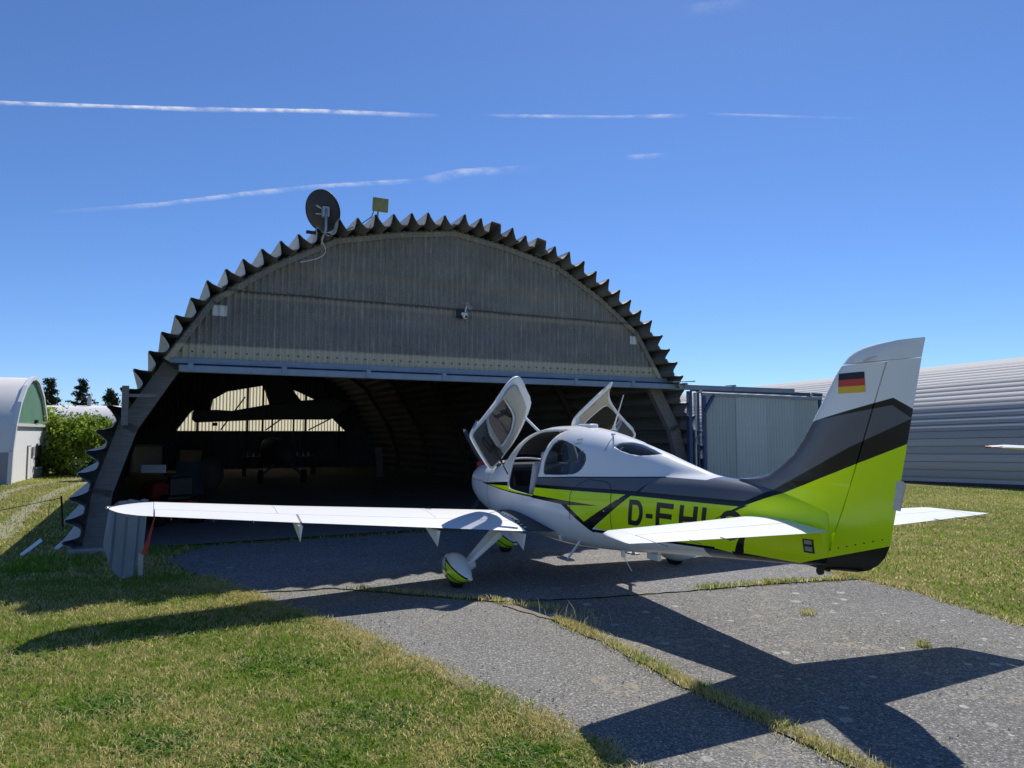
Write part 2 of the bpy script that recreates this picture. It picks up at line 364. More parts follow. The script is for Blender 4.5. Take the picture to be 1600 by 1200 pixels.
APRON = left_edge+[(-5.9, 12.0), (4.3, 17.0)]+right_edge[::-1]
def zero(P): return np.c_[P, np.zeros(len(P))]
def scatter(n, x0, x1, y0, y1, far=False):
    y = y0*(y1/y0)**RNG.random(n) if far else RNG.uniform(y0, y1, n); x = RNG.uniform(x0, x1, n)
    m = ~inpoly(x, y, APRON)
    # not inside hangar
    q = np.c_[x-HF.x, y-HF.y]; u = q@np.array([D2.x, D2.y]); v = q@np.array([V2.x, V2.y]); m &= ~((u > -.2) & (u < 13.1) & (v > .1) & (v < 28.5))
    return np.c_[x, y][m]
cl = RNG.random
P = scatter(250000, -7.5, 2.2, 3.6, 10.5); d = np.hypot(P[:, 0], P[:, 1]); P = P[(RNG.random(len(P)) < np.clip(5.5/d, .3, 1)) & (np.abs(P[:, 0]) < P[:, 1]*.80+.6)]
blades('grass', zero(P), .058, .0065, M['blade'], 1.1, 'short sunlit lawn grass left of the concrete apron')
for k, (x, y, sg) in enumerate(((-1.9, 6.1, .25), (-3.4, 7.2, .3), (-1.0, 5.0, .22), (-2.9, 5.2, .2), (.1, 4.4, .18), (-1.3, 4.3, .25), (-4.6, 6.2, .35), (-2.2, 4.6, .15))):
    n_ = 900; P = np.c_[RNG.normal(x, sg, n_), RNG.normal(y, sg*.8, n_)]; P = P[~inpoly(P[:, 0], P[:, 1], APRON)]
    blades('broadleaf_weeds', zero(P), .042, .020, M['leaf_weed'], 1.3, 'patch of low green clover in the lawn')
P = scatter(9000, -7.5, 1.6, 3.6, 9); blades('dry_stalks', zero(P), .085, .0045, M['blade_dry'], 1.6, 'scattered dry straw stalks lying in the lawn')
P = scatter(70000, -22, 0, 9.5, 34, True); P = P[np.abs(P[:, 0]) < P[:, 1]*.80+.5]
blades('grass', zero(P), .070, .018, M['blade'], .8, 'meadow grass stretching left of the hangar')
P = scatter(110000, 3.9, 19, 7.0, 26, True); P = P[np.abs(P[:, 0]) < P[:, 1]*.80+.5]
blades('grass', zero(P), .055, .014, M['blade'], .9, 'mown lawn between the apron and the silver hangar')
def along(line, n, w, z=.024):
    pts = []
    seg = [(Vector(line[i]), Vector(line[i+1])) for i in range(len(line)-1)]; L = [(b-a).length for a, b in seg]; tot = sum(L)
    k = RNG.random(40)*tot
    for i in range(n):
        s = random.random()*tot
        if random.random() < .55: s = min(tot-1e-3, max(0, float(k[random.randrange(40)])+random.gauss(0, .10)))
        for (a, b), l in zip(seg, L):
            if s <= l: break
            s -= l
        p = a.lerp(b, min(1, s/l)); d = (b-a).normalized(); nr = Vector((-d.y, d.x)); p = p+nr*random.gauss(0, w)
        pts.append((p.x, p.y, z))
    return np.array(pts)
blades('joint_grass', along(J1[:-1], 7000, .05), .058, .0055, M['blade_dry'], 1.0, 'dry tufts growing along the long joint between the slabs')
blades('joint_grass', along([(2.2, 8.95), (3.3, 9.3), (4.6, 9.64)], 1100, .04), .075, .009, M['blade'], 1.0, 'low weeds in the cross joint under the tail')
blades('joint_grass', along([(-2.0, 9.0), (-.2, 8.35), (.5, 7.9)], 800, .04), .07, .008, M['blade_dry'], 1.0, 'straw coloured tufts beside the front wheel shadow')
blades('joint_grass', along(left_edge[:11], 22000, .085, .010), .05, .0065, M['blade_dry'], 1.1, 'dry fringe where the lawn meets the concrete')
blades('joint_grass', along(right_edge[:6], 6000, .06, .012), .06, .009, M['blade_dry'], 1.0, 'dry fringe along the right edge of the concrete')
for (x, y, lab) in ((3.15, 7.75, 'small dry tuft growing out of the right slab'), (3.72, 6.6, 'dark seedy tuft at the tip of the tailplane shadow'), (1.42, 5.5, 'leafy green weed in the long joint'), (3.3, 9.35, 'green weed clump in the cross joint')):
    P = np.c_[RNG.normal(x, .035, 110), RNG.normal(y, .03, 110), np.full(110, .012)]; blades('weed_tuft', P, .085, .006, M['blade_dry'] if 'dry' in lab or 'seedy' in lab else M['blade'], .9, lab)
P = np.c_[RNG.normal(.62, .16, 70), RNG.normal(7.4, .18, 70), np.full(70, .02)]
blades('seed_stalks', P, .22, .0035, M['blade_dry'], .5, 'tall thin seed stalks rising from the long joint')
P = zero(np.c_[RNG.uniform(-7.4, -5.2, 5000), RNG.uniform(10.0, 12.2, 5000)])
blades('grass', P, .12, .010, M['blade'], .8, 'longer shaded grass around the left foot of the hangar')

pb_ = MB(); rgp = random.Random(9)
for k in range(700):
    if k % 2: a = Vector(left_edge[rgp.randrange(1, 10)]); b = Vector(left_edge[rgp.randrange(1, 10)]); x, y = a.x+rgp.uniform(-.1, .35), a.y+rgp.uniform(-.35, .35)
    else: x, y = rgp.uniform(-1.5, 5), rgp.uniform(3.8, 9)
    if not inpoly(np.array([x]), np.array([y]), APRON)[0]: continue
    r_ = rgp.uniform(.004, .011); z0 = .013
    pb_.add([(x-r_, y-r_*.6, z0), (x+r_, y-r_*.5, z0), (x+r_*.2, y+r_, z0), (x, y, z0+r_*1.1)], [(0, 1, 3), (1, 2, 3), (2, 0, 3)])
tag(pb_.build('loose_gravel', simple('pale grit', (.34, .32, .29), .9, var=.4, scale=3)), 'loose grit scattered over the concrete slabs', 'gravel', None, 'stuff')
# ------------------------------------------------------------------ hangar
hg = empty('arched_hangar', 'large weathered arched hangar with saw toothed corrugated roof and open dark mouth', 'hangar', HF, TH2)
CX = 6.35
half = [(0, 6.08), (1.2, 5.90), (2.45, 5.62), (3.55, 5.02), (4.6, 4.28), (5.3, 3.2), (5.95, 2.12), (6.30, 1.0), (6.42, 0)]
arch = [(CX-a, z) for a, z in half[::-1]]+[(CX+a, z) for a, z in half[1:]]
def arch_top(u):
    a = abs(u-CX)
    for (a0, z0), (a1, z1) in zip(half, half[1:]):
        if a0 <= a <= a1: return z0+(z1-z0)*(a-a0)/(a1-a0)
    return 0
def walk(poly, pitch):
    seg = [(Vector(poly[i]), Vector(poly[i+1])) for i in range(len(poly)-1)]; L = [(b-a).length for a, b in seg]; tot = sum(L)
    n = round(tot/pitch); out = []
    def at(s):
        s = max(0, min(tot-1e-6, s))
        for (a, b), l in zip(seg, L):
            if s <= l: return a.lerp(b, s/l), (b-a).normalized()
            s -= l
        return b, (b-a).normalized()
    return [(at(tot*i/n), at(tot*(i+.5)/n), at(tot*(i+1)/n), tot/n) for i in range(n)]
def outward(d): return Vector((-d.y, d.x))
teeth = walk(arch, .355)
rg = random.Random(5)
for i, ((p0, d0), (pm, dm), (p1, d1), L) in enumerate(teeth):
    o_ = outward(dm); H = .225*rg.uniform(.86, 1.06); j = rg.uniform(-.035, .035)
    def P(f, h): return p0+(p1-p0)*f+o_*(h+.03+(i % 2)*.005)
    prof = [P(-.09, .0), P(.16, .0), P(.24, .03), P(.40+j, H*.62), P(.46+j, H*.95), P(.49+j, H), P(.56+j, H), P(.59+j, H*.95), P(.66+j, H*.60), P(.80, .03), P(.88, 0), P(1.09, 0)]
    if i in (29, 32): prof = [P(-.09, .0), P(.10, .0), P(.14, .2), P(.2, H), P(.75, H), P(.8, .2), P(.86, .035), P(1.09, 0)]
    th = .012; inn = [q-o_*th for q in prof]
    v0 = -.47+rg.uniform(-.07, .07); v1 = 28.2
    if i < 9 or i > len(teeth)-10: v0 = -.24+rg.uniform(-.05, .05)
    ring = prof+inn[::-1]; n = len(ring); V = []; F = []
    cuts = [v0, v0+.25]+[4.5+rg.uniform(-.1, .1), 12, 20, v1]
    for c in cuts: V += [(q.x, c, q.y) for q in ring]
    for a in range(len(cuts)-1):
        for k in range(n): F.append((a*n+k, a*n+(k+1) % n, (a+1)*n+(k+1) % n, (a+1)*n+k))
    F += [tuple(range(n)), tuple(range((len(cuts)-1)*n, len(cuts)*n))[::-1]]
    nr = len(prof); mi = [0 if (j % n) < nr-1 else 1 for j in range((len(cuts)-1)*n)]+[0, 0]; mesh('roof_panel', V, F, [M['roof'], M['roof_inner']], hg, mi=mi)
# portal frame under the lintel and inner ribs
def rib(v, name, w, d, mat, zmax=99, inset=.02):
    for (a, b) in zip(arch, arch[1:]):
        if min(a[1], b[1]) >= zmax: continue
        A = Vector(a); B = Vector(b); n_ = outward((B-A).normalized())
        A2 = A-n_*(w/2+inset); B2 = B-n_*(w/2+inset); dd = (B2-A2).normalized()*.04
        mb = MB(); mb.beam((A2.x-dd.x, v, A2.y-dd.y), (B2.x+dd.x, v, B2.y+dd.y), d, w, up=(n_.x, 0, n_.y)); mb.build(name, mat, hg, bevel=.008)
rib(.22, 'frame_segment', .30, .16, M['wood'], 3.4)
for v in (4.6, 9.2, 13.8, 18.4, 23.0): rib(v, 'inner_rib', .16, .12, M['darkwood'])
MB().box((-.22, -.22, -.05), (.42, .4, .11)).build('foundation_block', M['concrete_block'], hg, bevel=.02)
MB().box((12.15, -.3, -.05), (13.0, .5, .14)).build('foundation_block', M['concrete_block'], hg, bevel=.02)
MB().box((.46, -.34, 2.06), (.56, -.25, 2.70)).build('timber_post', M['wood'], hg)
MB().box((.56, -.33, 2.52), (.95, -.28, 2.57)).build('timber_arm', M['wood'], hg)
# gable sheets
def corr(name, u0, u1, zb, ztop, mat, parent, v=0, pitch=.115, amp=.026, step=8, lap=0):
    us = np.arange(u0, u1+pitch/step, pitch/step); V = []; F = []; k = 0
    for i, u in enumerate(us):
        y = v+math.sin(2*PI*u/pitch)*amp; zt = ztop(u) if callable(ztop) else ztop
        z0 = zb(u) if callable(zb) else zb
        V += [(u, y, z0), (u, y, max(z0+.001, zt)), (u, y+.005, z0), (u, y+.005, max(z0+.001, zt))]
    for i in range(len(us)-1):
        a = i*4; b = a+4; F += [(a, b, b+1, a+1), (b+2, a+2, a+3, b+3), (a, a+2, b+2, b), (a+1, b+1, b+3, a+3)]
    return mesh(name, V, F, mat, parent, False)
ZL = 3.20
row = [1.02, 2.45, 4.07, 5.2, 6.30, 7.5, 8.70, 10.2, 11.68]
def holes(u): return 0
for a, b in zip(row, row[1:]):
    def top(u): return min(4.56, arch_top(u)+.02)
    if a < 1.9 < b or a < 10.86 < b:
        hu = (1.80, 2.02) if a < 2.2 else (10.76, 10.95); hz = (4.0, 4.17)
        corr('gable_sheet', a, hu[0], ZL, top, M['gable'], hg, v=.0+rg.uniform(0, .003))
        corr('gable_sheet', hu[0], hu[1], ZL, hz[0], M['gable'], hg)
        corr('gable_sheet', hu[1], b, ZL, top, M['gable'], hg, v=rg.uniform(0, .003))
        if arch_top(hu[0]) > hz[1]: corr('gable_sheet', hu[0], hu[1], hz[1], top, M['gable'], hg)
        corr('bright_hole_fill', hu[0]-.01, hu[1]+.01, hz[0]-.01, hz[1]+.01, M['white_matt'], hg, v=-.012, amp=.022)  # pale fill added in place of the bright opening in the gable
    else: corr('gable_sheet', a, b, ZL, top, M['gable'], hg, v=rg.uniform(0, .004))
row2 = [1.85, 3.2, 4.9, 6.35, 7.9, 9.5, 10.85]
for a, b in zip(row2, row2[1:]): corr('gable_sheet', a, b, 4.47, lambda u: arch_top(u)+.02, M['gable'], hg, v=-.026)
mb = MB()
for k in range(58): mb.box((1.3+k*.178, -.045, 3.33), (1.325+k*.178, -.02, 3.352))
tag(mb.build('sheet_bolts', M['black'], hg), kind='stuff')
MB().box((6.31, -.05, 5.9), (6.37, .0, 6.1)).build('ridge_clip', M['wood'], hg)
# facia batten following the arch
for (a, b) in zip(arch, arch[1:]):
    if min(a[1], b[1]) < 3.1: continue
    A = Vector(a); B = Vector(b); n_ = outward((B-A).normalized()); A2 = A-n_*.07; B2 = B-n_*.07
    MB().beam((A2.x, -.055, A2.y), (B2.x, -.055, B2.y), .04, .10, up=(n_.x, 0, n_.y)).build('gable_batten', M['gable'], hg)
# lintel, door track
MB().box((1.15, -.10, 3.12), (11.75, -.02, 3.22)).build('lintel_beam', M['blue_grey'], hg, bevel=.01)
MB().box((1.30, -.16, 3.045), (11.9, -.06, 3.10)).build('gap_shade_bar', M['blue_steel'], hg)  # dark bar filling the gap under the lintel, shade put in as colour
MB().box((1.28, -.34, 2.955), (15.7, -.22, 3.075)).build('door_track', M['blue_grey'], hg, bevel=.012)
MB().box((15.7, -.32, 2.90), (16.75, -.22, 2.985)).build('track_end', M['blue_steel'], hg)
for k in range(9):
    MB().box((1.42+k*1.52, -.36, 2.98), (1.50+k*1.52, -.06, 3.11)).build('track_bracket', M['blue_grey'], hg)
# corner stub with ragged sheet at the right eave
MB().add([(11.6, -.5, 3.10), (12.25, -.5, 3.13), (12.25, .3, 3.17), (11.6, .3, 3.14), (11.6, -.5, 3.12), (12.25, -.5, 3.16), (12.25, .3, 3.2), (11.6, .3, 3.17)], [(3, 2, 1, 0), (4, 5, 6, 7), (0, 1, 5, 4), (1, 2, 6, 5), (2, 3, 7, 6), (3, 0, 4, 7)]).build('eave_flashing', M['galv'], hg)
# rear end wall: dark boarding below, translucent arch window above
bw = [(2.15, 2.02), (2.88, 3.1), (3.84, 3.12), (3.86, 3.7), (4.6, 4.17), (6.41, 4.54), (8.24, 4.3), (9.21, 3.85), (9.23, 3.15), (10.3, 2.75), (11.07, 2.02)]
def bwz(u):
    for (a, z0), (b, z1) in zip(bw, bw[1:]):
        if a <= u <= b: return z0+(z1-z0)*(u-a)/(b-a)
    return 2.02
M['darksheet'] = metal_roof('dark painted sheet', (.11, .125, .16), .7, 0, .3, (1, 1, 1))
ws_ = [-.3, 2.15, 4.0, 5.8, 7.5, 9.3, 11.07, 13.0]
for a, b in zip(ws_, ws_[1:]):
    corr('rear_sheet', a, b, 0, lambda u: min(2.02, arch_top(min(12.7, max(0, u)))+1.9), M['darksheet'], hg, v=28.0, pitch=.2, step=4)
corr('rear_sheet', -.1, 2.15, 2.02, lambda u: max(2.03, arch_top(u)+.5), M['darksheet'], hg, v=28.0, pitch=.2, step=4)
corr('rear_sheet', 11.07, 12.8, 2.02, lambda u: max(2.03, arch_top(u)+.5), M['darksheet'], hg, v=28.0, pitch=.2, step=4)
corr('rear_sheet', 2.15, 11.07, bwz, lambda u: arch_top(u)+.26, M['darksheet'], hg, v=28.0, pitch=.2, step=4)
for a, b in ((2.15, 4.2), (4.2, 6.4), (6.4, 8.6), (8.6, 11.07)): corr('rear_window_sheet', a, b, 2.02, lambda u: bwz(u)-.0, M['translucent'], hg, v=28.02, pitch=.17, amp=.03, step=6)
for u in (3.1, 5.6, 6.4, 8.7, 10.6): MB().box((u, 27.8, 0), (u+.1, 27.9, arch_top(u)-.2)).build('rear_post', M['darkwood'], hg)
for a, b in (((4.3, 2.1), (5.5, 3.9)), ((6.6, 2.1), (8.6, 3.6)), ((8.9, 2.1), (10.4, 2.9))):
    MB().beam((a[0], 27.75, a[1]), (b[0], 27.75, b[1]), .05, .07).build('brace', M['darkwood'], hg)
MB().box((2.0, 27.7, 1.95), (11.2, 27.82, 2.05)).build('rear_rail', M['darkwood'], hg)

# scuffed corrugated leaf standing against the left foot
lf = empty('standing_sheet', 'scuffed pale corrugated metal sheet standing upright at the left foot of the hangar', 'metal sheet', (-4.98, 9.72, 0), .50)
us = [0, .08, .11, .22, .25, .36, .39, .47]; ys = [0, 0, .05, .05, 0, 0, .05, .05]
V = []; F = []
zb_ = [.46, .22, .13, .0, .0, .03, .12, .26]; zt_ = [.92, 1.0, 1.02, 1.03, 1.05, 1.02, 1.04, 1.03]
for i, u in enumerate(us):
    V += [(u-.45, ys[i], zb_[i]), (u-.40, ys[i]+.05, zt_[i]), (u-.45, ys[i]+.008, zb_[i]), (u-.40, ys[i]+.058, zt_[i])]
for i in range(len(us)-1):
    a = i*4; b = a+4; F += [(a, b, b+1, a+1), (b+2, a+2, a+3, b+3), (a, a+2, b+2, b), (a+1, b+1, b+3, a+3)]
mesh('sheet_leaf', V, F, M['folded'], lf)
MB().box((-.03, .05, .0), (.03, .11, .32)).build('foot_bracket', M['galv'], lf)
for k, (x, y, rz, lab) in enumerate(((-7.62, 11.25, .5, 'white piece standing in for a sunlit roof sheet tip left of the hangar foot'), (-7.45, 11.85, .7, 'second white piece standing in for a sunlit roof sheet tip'))):
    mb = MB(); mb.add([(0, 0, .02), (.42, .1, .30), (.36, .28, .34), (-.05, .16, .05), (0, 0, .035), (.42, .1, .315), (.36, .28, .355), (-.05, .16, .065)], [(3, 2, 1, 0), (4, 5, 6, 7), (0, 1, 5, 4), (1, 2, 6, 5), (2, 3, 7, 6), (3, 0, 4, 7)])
    o = mb.build('lit_sheet_tip', M['white_matt']); o.scale = (.62, .62, .75); o.location = (x, y, 0); o.rotation_euler = (0, 0, rz); tag(o, lab, 'lit sheet tip')  # white pieces stand in for the sunlit tips of the low roof sheets

# sliding door leaf to the right of the mouth
dr = empty('sliding_door', 'pale corrugated sliding door leaf in a blue steel frame parked right of the hangar mouth', 'sliding door', hp(12.3, -.28), TH2)
for a, b in ((.42, 1.4), (1.4, 2.4), (2.4, 3.4), (3.4, 4.33)): corr('door_sheet', a, b, .12, 2.86, M['panel'], dr, v=-.0, pitch=.105, amp=.026, step=6)
for (p, q, w, h) in (((.0, .06, .05), (.0, .06, 2.93), .10, .10), ((.16, .05, .05), (.16, .05, 2.9), .05, .06), ((.24, .03, .05), (.24, .03, 2.92), .05, .05), ((.37, -.02, .05), (.37, -.02, 2.90), .09, .07), ((4.36, -.02, .05), (4.36, -.02, 2.88), .07, .06)):
    MB().beam(p, q, w, h).build('frame_post', M['galv'] if p[0] in (.16,) else M['blue_steel'], dr, bevel=.006)
MB().beam((.3, -.03, 2.86), (4.4, -.03, 2.84), .06, .07).build('top_rail', M['blue_grey'], dr)
MB().beam((.0, .0, 2.95), (4.4, .0, 2.925), .06, .05).build('hanger_rail', M['blue_steel'], dr)
MB().beam((.3, -.03, .1), (4.4, -.03, .1), .06, .09).build('bottom_rail', M['blue_steel'], dr)
MB().beam((.37, -.06, 2.45), (.66, -.06, 2.85), .05, .07).build('corner_brace', M['blue_steel'], dr)
for x in (.25, 4.0): MB().tube([(x, -.06, 2.93), (x, .06, 2.93)], .05, 12).build('roller', M['galv'], dr)

# satellite dish, flat antenna, camera
sdp = hp(3.60, -.30, 5.55)
ds = empty('satellite_dish', 'dark round satellite dish seen from behind on the left roof slope', 'satellite dish', sdp, TH2)
MB().tube([(0, 0, -.22), (0, -.02, -.05), (.06, -.06, .12), (.06, -.06, .52)], .024, 10).build('mast', M['galv'], ds, True)
nrm = Vector((.66, .66, .36)).normalized(); q = nrm.to_track_quat('Z', 'Y').to_matrix()
V = []; F = []; cc = Vector((-.02, .10, .50)); NR = 7; NA = 40
for lay in (0, 1):
    for i in range(NR+1):
        r_ = .395*i/NR
        for k in range(NA):
            a = 2*PI*k/NA; V.append(cc+q @ Vector((r_*math.cos(a)*.93, r_*math.sin(a), .09*(i/NR)**2+lay*.008)))
nl = (NR+1)*NA
for lay in (0, 1):
    for i in range(NR):
        for k in range(NA):
            f = (lay*nl+i*NA+k, lay*nl+i*NA+(k+1) % NA, lay*nl+(i+1)*NA+(k+1) % NA, lay*nl+(i+1)*NA+k); F.append(f if lay else f[::-1])
for k in range(NA): F.append((NR*NA+k, NR*NA+(k+1) % NA, nl+NR*NA+(k+1) % NA, nl+NR*NA+k))
mesh('reflector', V, F, M['dish'], ds, True)
MB().box((.0, -.05, .38), (.12, .06, .56)).build('bracket', M['galv'], ds)
MB().beam((.0, .0, .52), (-.12, -.04, .56), .02, .02).beam((.0, .0, .42), (-.12, -.04, .40), .02, .02).build('bracket_arm', M['galv'], ds)
MB().beam(cc+q @ Vector((0, -.42, .08)), cc+q @ Vector((0, -.50, .42)), .03, .03).build('feed_arm', M['black'], ds)
MB().box((-.28, -.02, .03), (.02, .04, .08)).build('lower_bar', M['black'], ds)
pts = [hp(3.60+.09*math.sin(k*.42)-.006*k*k*.35, -.33, 5.45-.062*k+.0022*k*k) for k in range(13)]
tag(MB().tube(pts, .007, 6).build('antenna_cable', M['white_matt']), 'thin pale cable dangling below the satellite dish', 'cable')
fp = hp(4.55, -.30, 5.88)
fa = empty('flat_antenna', 'small square greenish flat panel antenna on a bent pole on the roof', 'antenna', fp, TH2)
MB().tube([(-.08, 0, -.05), (.05, 0, .13), (.10, 0, .20), (.10, 0, .34)], .018, 8).build('pole', M['galv'], fa, True)
M['moss'] = simple('mossy panel', (.23, .24, .10), .6, var=.6, scale=9, stretch=(6, 1, 1))
MB().box((-.02, -.03, .28), (.28, .03, .54)).build('panel', M['moss'], fa, bevel=.01).rotation_euler = (.15, 0, 0)
MB().box((.0, -.045, .30), (.26, -.02, .52)).build('panel_face', M['moss'], fa).rotation_euler = (.15, 0, 0)
MB().tube([(.02, -.02, .30), (-.03, -.03, .16), (-.22, -.05, .0), (-.55, -.06, -.18)], .009, 6).build('lead', M['black'], fa)
sc_ = empty('security_camera', 'small white dome camera with a tiny solar panel on the middle of the gable', 'security camera', hp(6.5, -.08, 4.35), TH2)
MB().box((-.12, -.03, -.08), (.06, .02, .10)).build('back_plate', M['black'], sc_)
bm = bmesh.new(); bmesh.ops.create_uvsphere(bm, u_segments=20, v_segments=14, radius=.058); me = bpy.data.meshes.new('housing'); bm.to_mesh(me); bm.free()
o = link('housing', me, M['white'], sc_, True); o.location = (.02, -.12, -.05)
MB().tube([(.02, -.165, -.065), (.02, -.185, -.07)], .028, 14).build('lens', M['black'], sc_)
MB().box((-.04, -.10, -.03), (.08, -.03, .03)).build('arm', M['white'], sc_, bevel=.01)
MB().beam((.05, -.05, .05), (.07, -.07, .16), .02, .02).build('panel_stalk', M['white'], sc_)
mb = MB(); mb.box((-.09, -.004, -.045), (.09, .004, .045), Matrix.Translation((.10, -.1, .17)) @ Matrix.Rotation(.9, 4, 'Y') @ Matrix.Rotation(1.1, 4, 'X')); mb.build('solar_panel', M['trim_grey'], sc_)
# ------------------------------------------------------------------ things inside the hangar
sp_ = empty('stored_aircraft', 'dark unlit aircraft with a long wing and tall tail fin stored deep inside the hangar', 'aircraft', hp(0, 15.0), TH2)
wing = [(2.28, 2.44), (2.31, 2.76), (3.07, 2.79), (3.6, 2.76), (4.99, 3.04), (6.17, 3.20), (7.34, 3.30), (8.11, 3.12), (7.85, 2.87), (7.23, 2.47), (5.63, 2.46), (4.56, 2.43), (2.41, 2.32)]
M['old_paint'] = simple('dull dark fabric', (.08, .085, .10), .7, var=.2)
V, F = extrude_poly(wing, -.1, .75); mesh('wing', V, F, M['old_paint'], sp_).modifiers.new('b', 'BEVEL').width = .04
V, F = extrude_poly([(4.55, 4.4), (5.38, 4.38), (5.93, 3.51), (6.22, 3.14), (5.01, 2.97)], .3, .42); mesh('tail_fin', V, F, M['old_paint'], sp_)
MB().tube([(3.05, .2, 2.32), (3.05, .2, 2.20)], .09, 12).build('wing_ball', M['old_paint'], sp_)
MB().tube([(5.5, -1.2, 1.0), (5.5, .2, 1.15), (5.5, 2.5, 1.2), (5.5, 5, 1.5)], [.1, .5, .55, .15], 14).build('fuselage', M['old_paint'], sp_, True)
for u in (4.7, 6.3):
    MB().beam((5.5+(u-5.5)*.5, .3, 1.5), (5.5+(u-5.5)*.5, .3, 2.5), .06, .06).tube([(5.5, .3, 1.0), (u, .2, .3)], .05, 8).build('gear_leg', M['old_paint'], sp_); MB().tube([(u-.07, .2, .28), (u+.07, .2, .28)], .26, 18).build('wheel', M['tyre'], sp_)
tag(MB().add(*extrude_poly([(0, 0), (.28, 0), (.22, 1.3), (-.12, 1.3)], 0, .05)).build('leaning_board', M['wood']), 'pale wooden board leaning on the right side inside the hangar', 'board').location = hp(9.9, 17.5, .02)
bpy.data.objects['leaning_board'].rotation_euler = (0, 0, TH2)
hp_ = []
bm = bmesh.new(); bmesh.ops.create_icosphere(bm, subdivisions=3, radius=1)
for v in bm.verts:
    v.co = Vector((v.co.x*.55, v.co.y*.5, max(-.02, v.co.z*.62+.5)))+Vector((1, 1, 1))*0
    v.co += v.co.normalized()*random.uniform(-.04, .04)
me = bpy.data.meshes.new('covered_machine'); bm.to_mesh(me); bm.free()
o = link('covered_machine', me, M['tarp'], None, True); o.location = hp(2.7, 13.5, .03); tag(o, 'machine under a brown tarpaulin on the hangar floor', 'covered machine')
wb = empty('workbench', 'dark workbench littered with small bottles near the rear wall', 'workbench', hp(4.6, 20, .02), TH2)
MB().box((0, 0, .8), (3.2, .7, .86)).build('bench_top', M['darkwood'], wb)
for x in (.05, 3.05):
    for y in (.05, .58): MB().box((x, y, 0), (x+.1, y+.08, .8)).build('leg', M['darkwood'], wb)
rg2 = random.Random(3)
for k in range(11):
    x = .2+k*.27; o = MB().tube([(0, 0, 0), (0, 0, .12), (0, 0, .17), (0, 0, .22)], [.04, .04, .015, .015], 8).build('bottle', M['white_matt'] if k % 3 else M['galv'])
    o.location = hp(4.6, 20, .88)+D2*x+V2*rg2.uniform(.15, .5); tag(o, 'small pale bottle standing in the row on the dark workbench', 'bottle', 'bottles on the workbench')
tag(MB().box((0, 0, 0), (.5, .4, .35)).build('cardboard_box', simple('cardboard', (.32, .2, .12), .8), None, bevel=.01), 'brown box stacked high on the left inside the hangar', 'box').location = hp(1.75, 11.0, 1.05)
tag(MB().box((-.05, -.05, 0), (.6, .5, 1.03)).build('cabinet', M['darksheet'], None, bevel=.01), 'dark metal cabinet standing under the brown box', 'cabinet').location = hp(1.72, 11.0, .02)
mw = empty('lawn_mower', 'small ride on mower with a red body parked just inside the left hangar wall', 'mower', hp(1.3, 3.6, .02), TH2+.4)
MB().box((-.35, -.6, .25), (.35, .5, .5)).build('body', M['red'], mw, bevel=.05); MB().box((-.3, .1, .5), (.3, .75, .85)).build('hood', M['red'], mw, bevel=.06)
MB().box((-.25, -.5, .5), (.25, -.1, .62)).build('seat', M['black'], mw, bevel=.04); MB().box((-.25, -.58, .6), (.25, -.48, 1.0)).build('backrest', M['black'], mw, bevel=.04)
for x in (-.42, .42):
    for y, r_ in ((-.4, .27), (.5, .2)): MB().tube([(x-.09, y, r_), (x+.09, y, r_)], r_, 18).build('wheel', M['tyre'], mw)
MB().tube([(0, .15, .8), (0, 0, 1.02)], .02, 8).build('steering_column', M['black'], mw)
MB().tube([(-.14, 0, 1.03), (.14, 0, 1.03)], .018, 8).build('steering_bar', M['black'], mw)
tag(MB().box((0, 0, 0), (.5, .03, .16)).build('wall_sign', M['white_matt']), 'small pale number plate hanging on the left wall inside the hangar', 'plate').location = hp(.75, 3.2, 1.12)

# ------------------------------------------------------------------ silver hangar on the right
sv = empty('silver_hangar', 'long silver barrel hangar with horizontal ribs standing on the lawn at the right', 'hangar', (17.55, 24.66, 0), TH2); sv.rotation_euler = (-.024, 0, TH2)
SH = [(0, 0), (.02, .9), (.30, 2.0), (1.0, 3.10), (2.1, 4.0), (3.6, 4.72), (5.4, 5.12), (6.6, 5.22), (7.8, 5.25), (9.6, 4.85), (11.1, 4.1), (12.2, 3.15), (12.9, 2.0), (13.18, .9), (13.2, 0)]
Y0, Y1 = -16, 26
for i, ((p0, d0), (pm, dm), (p1, d1), L) in enumerate(walk(SH, .30)):
    o_ = outward(dm); b_ = .024
    prof = [p0.lerp(p1, f)+o_*h for f, h in ((0, -.045), (.07, -.045), (.09, .004), (.3, b_*.8), (.5, b_), (.7, b_*.8), (.97, .004), (.985, -.045), (1.0, -.045))]
    n = len(prof); V = [(q.x, Y0, q.y) for q in prof]+[(q.x, Y1, q.y) for q in prof]; F = [(k, k+1, k+1+n, k+n) for k in range(n-1)]
    mesh('cladding_panel', V, F, M['silver'], sv, False)
MB().box((-.06, Y0, -.7), (-.0, Y1, .16)).build('plinth', M['silver_dark'], sv)
for yy in (Y0, Y1):
    V, F = extrude_poly([(x, z-.05) for x, z in SH], yy-.02, yy+.02); mesh('end_wall', V, F, M['silver'], sv)

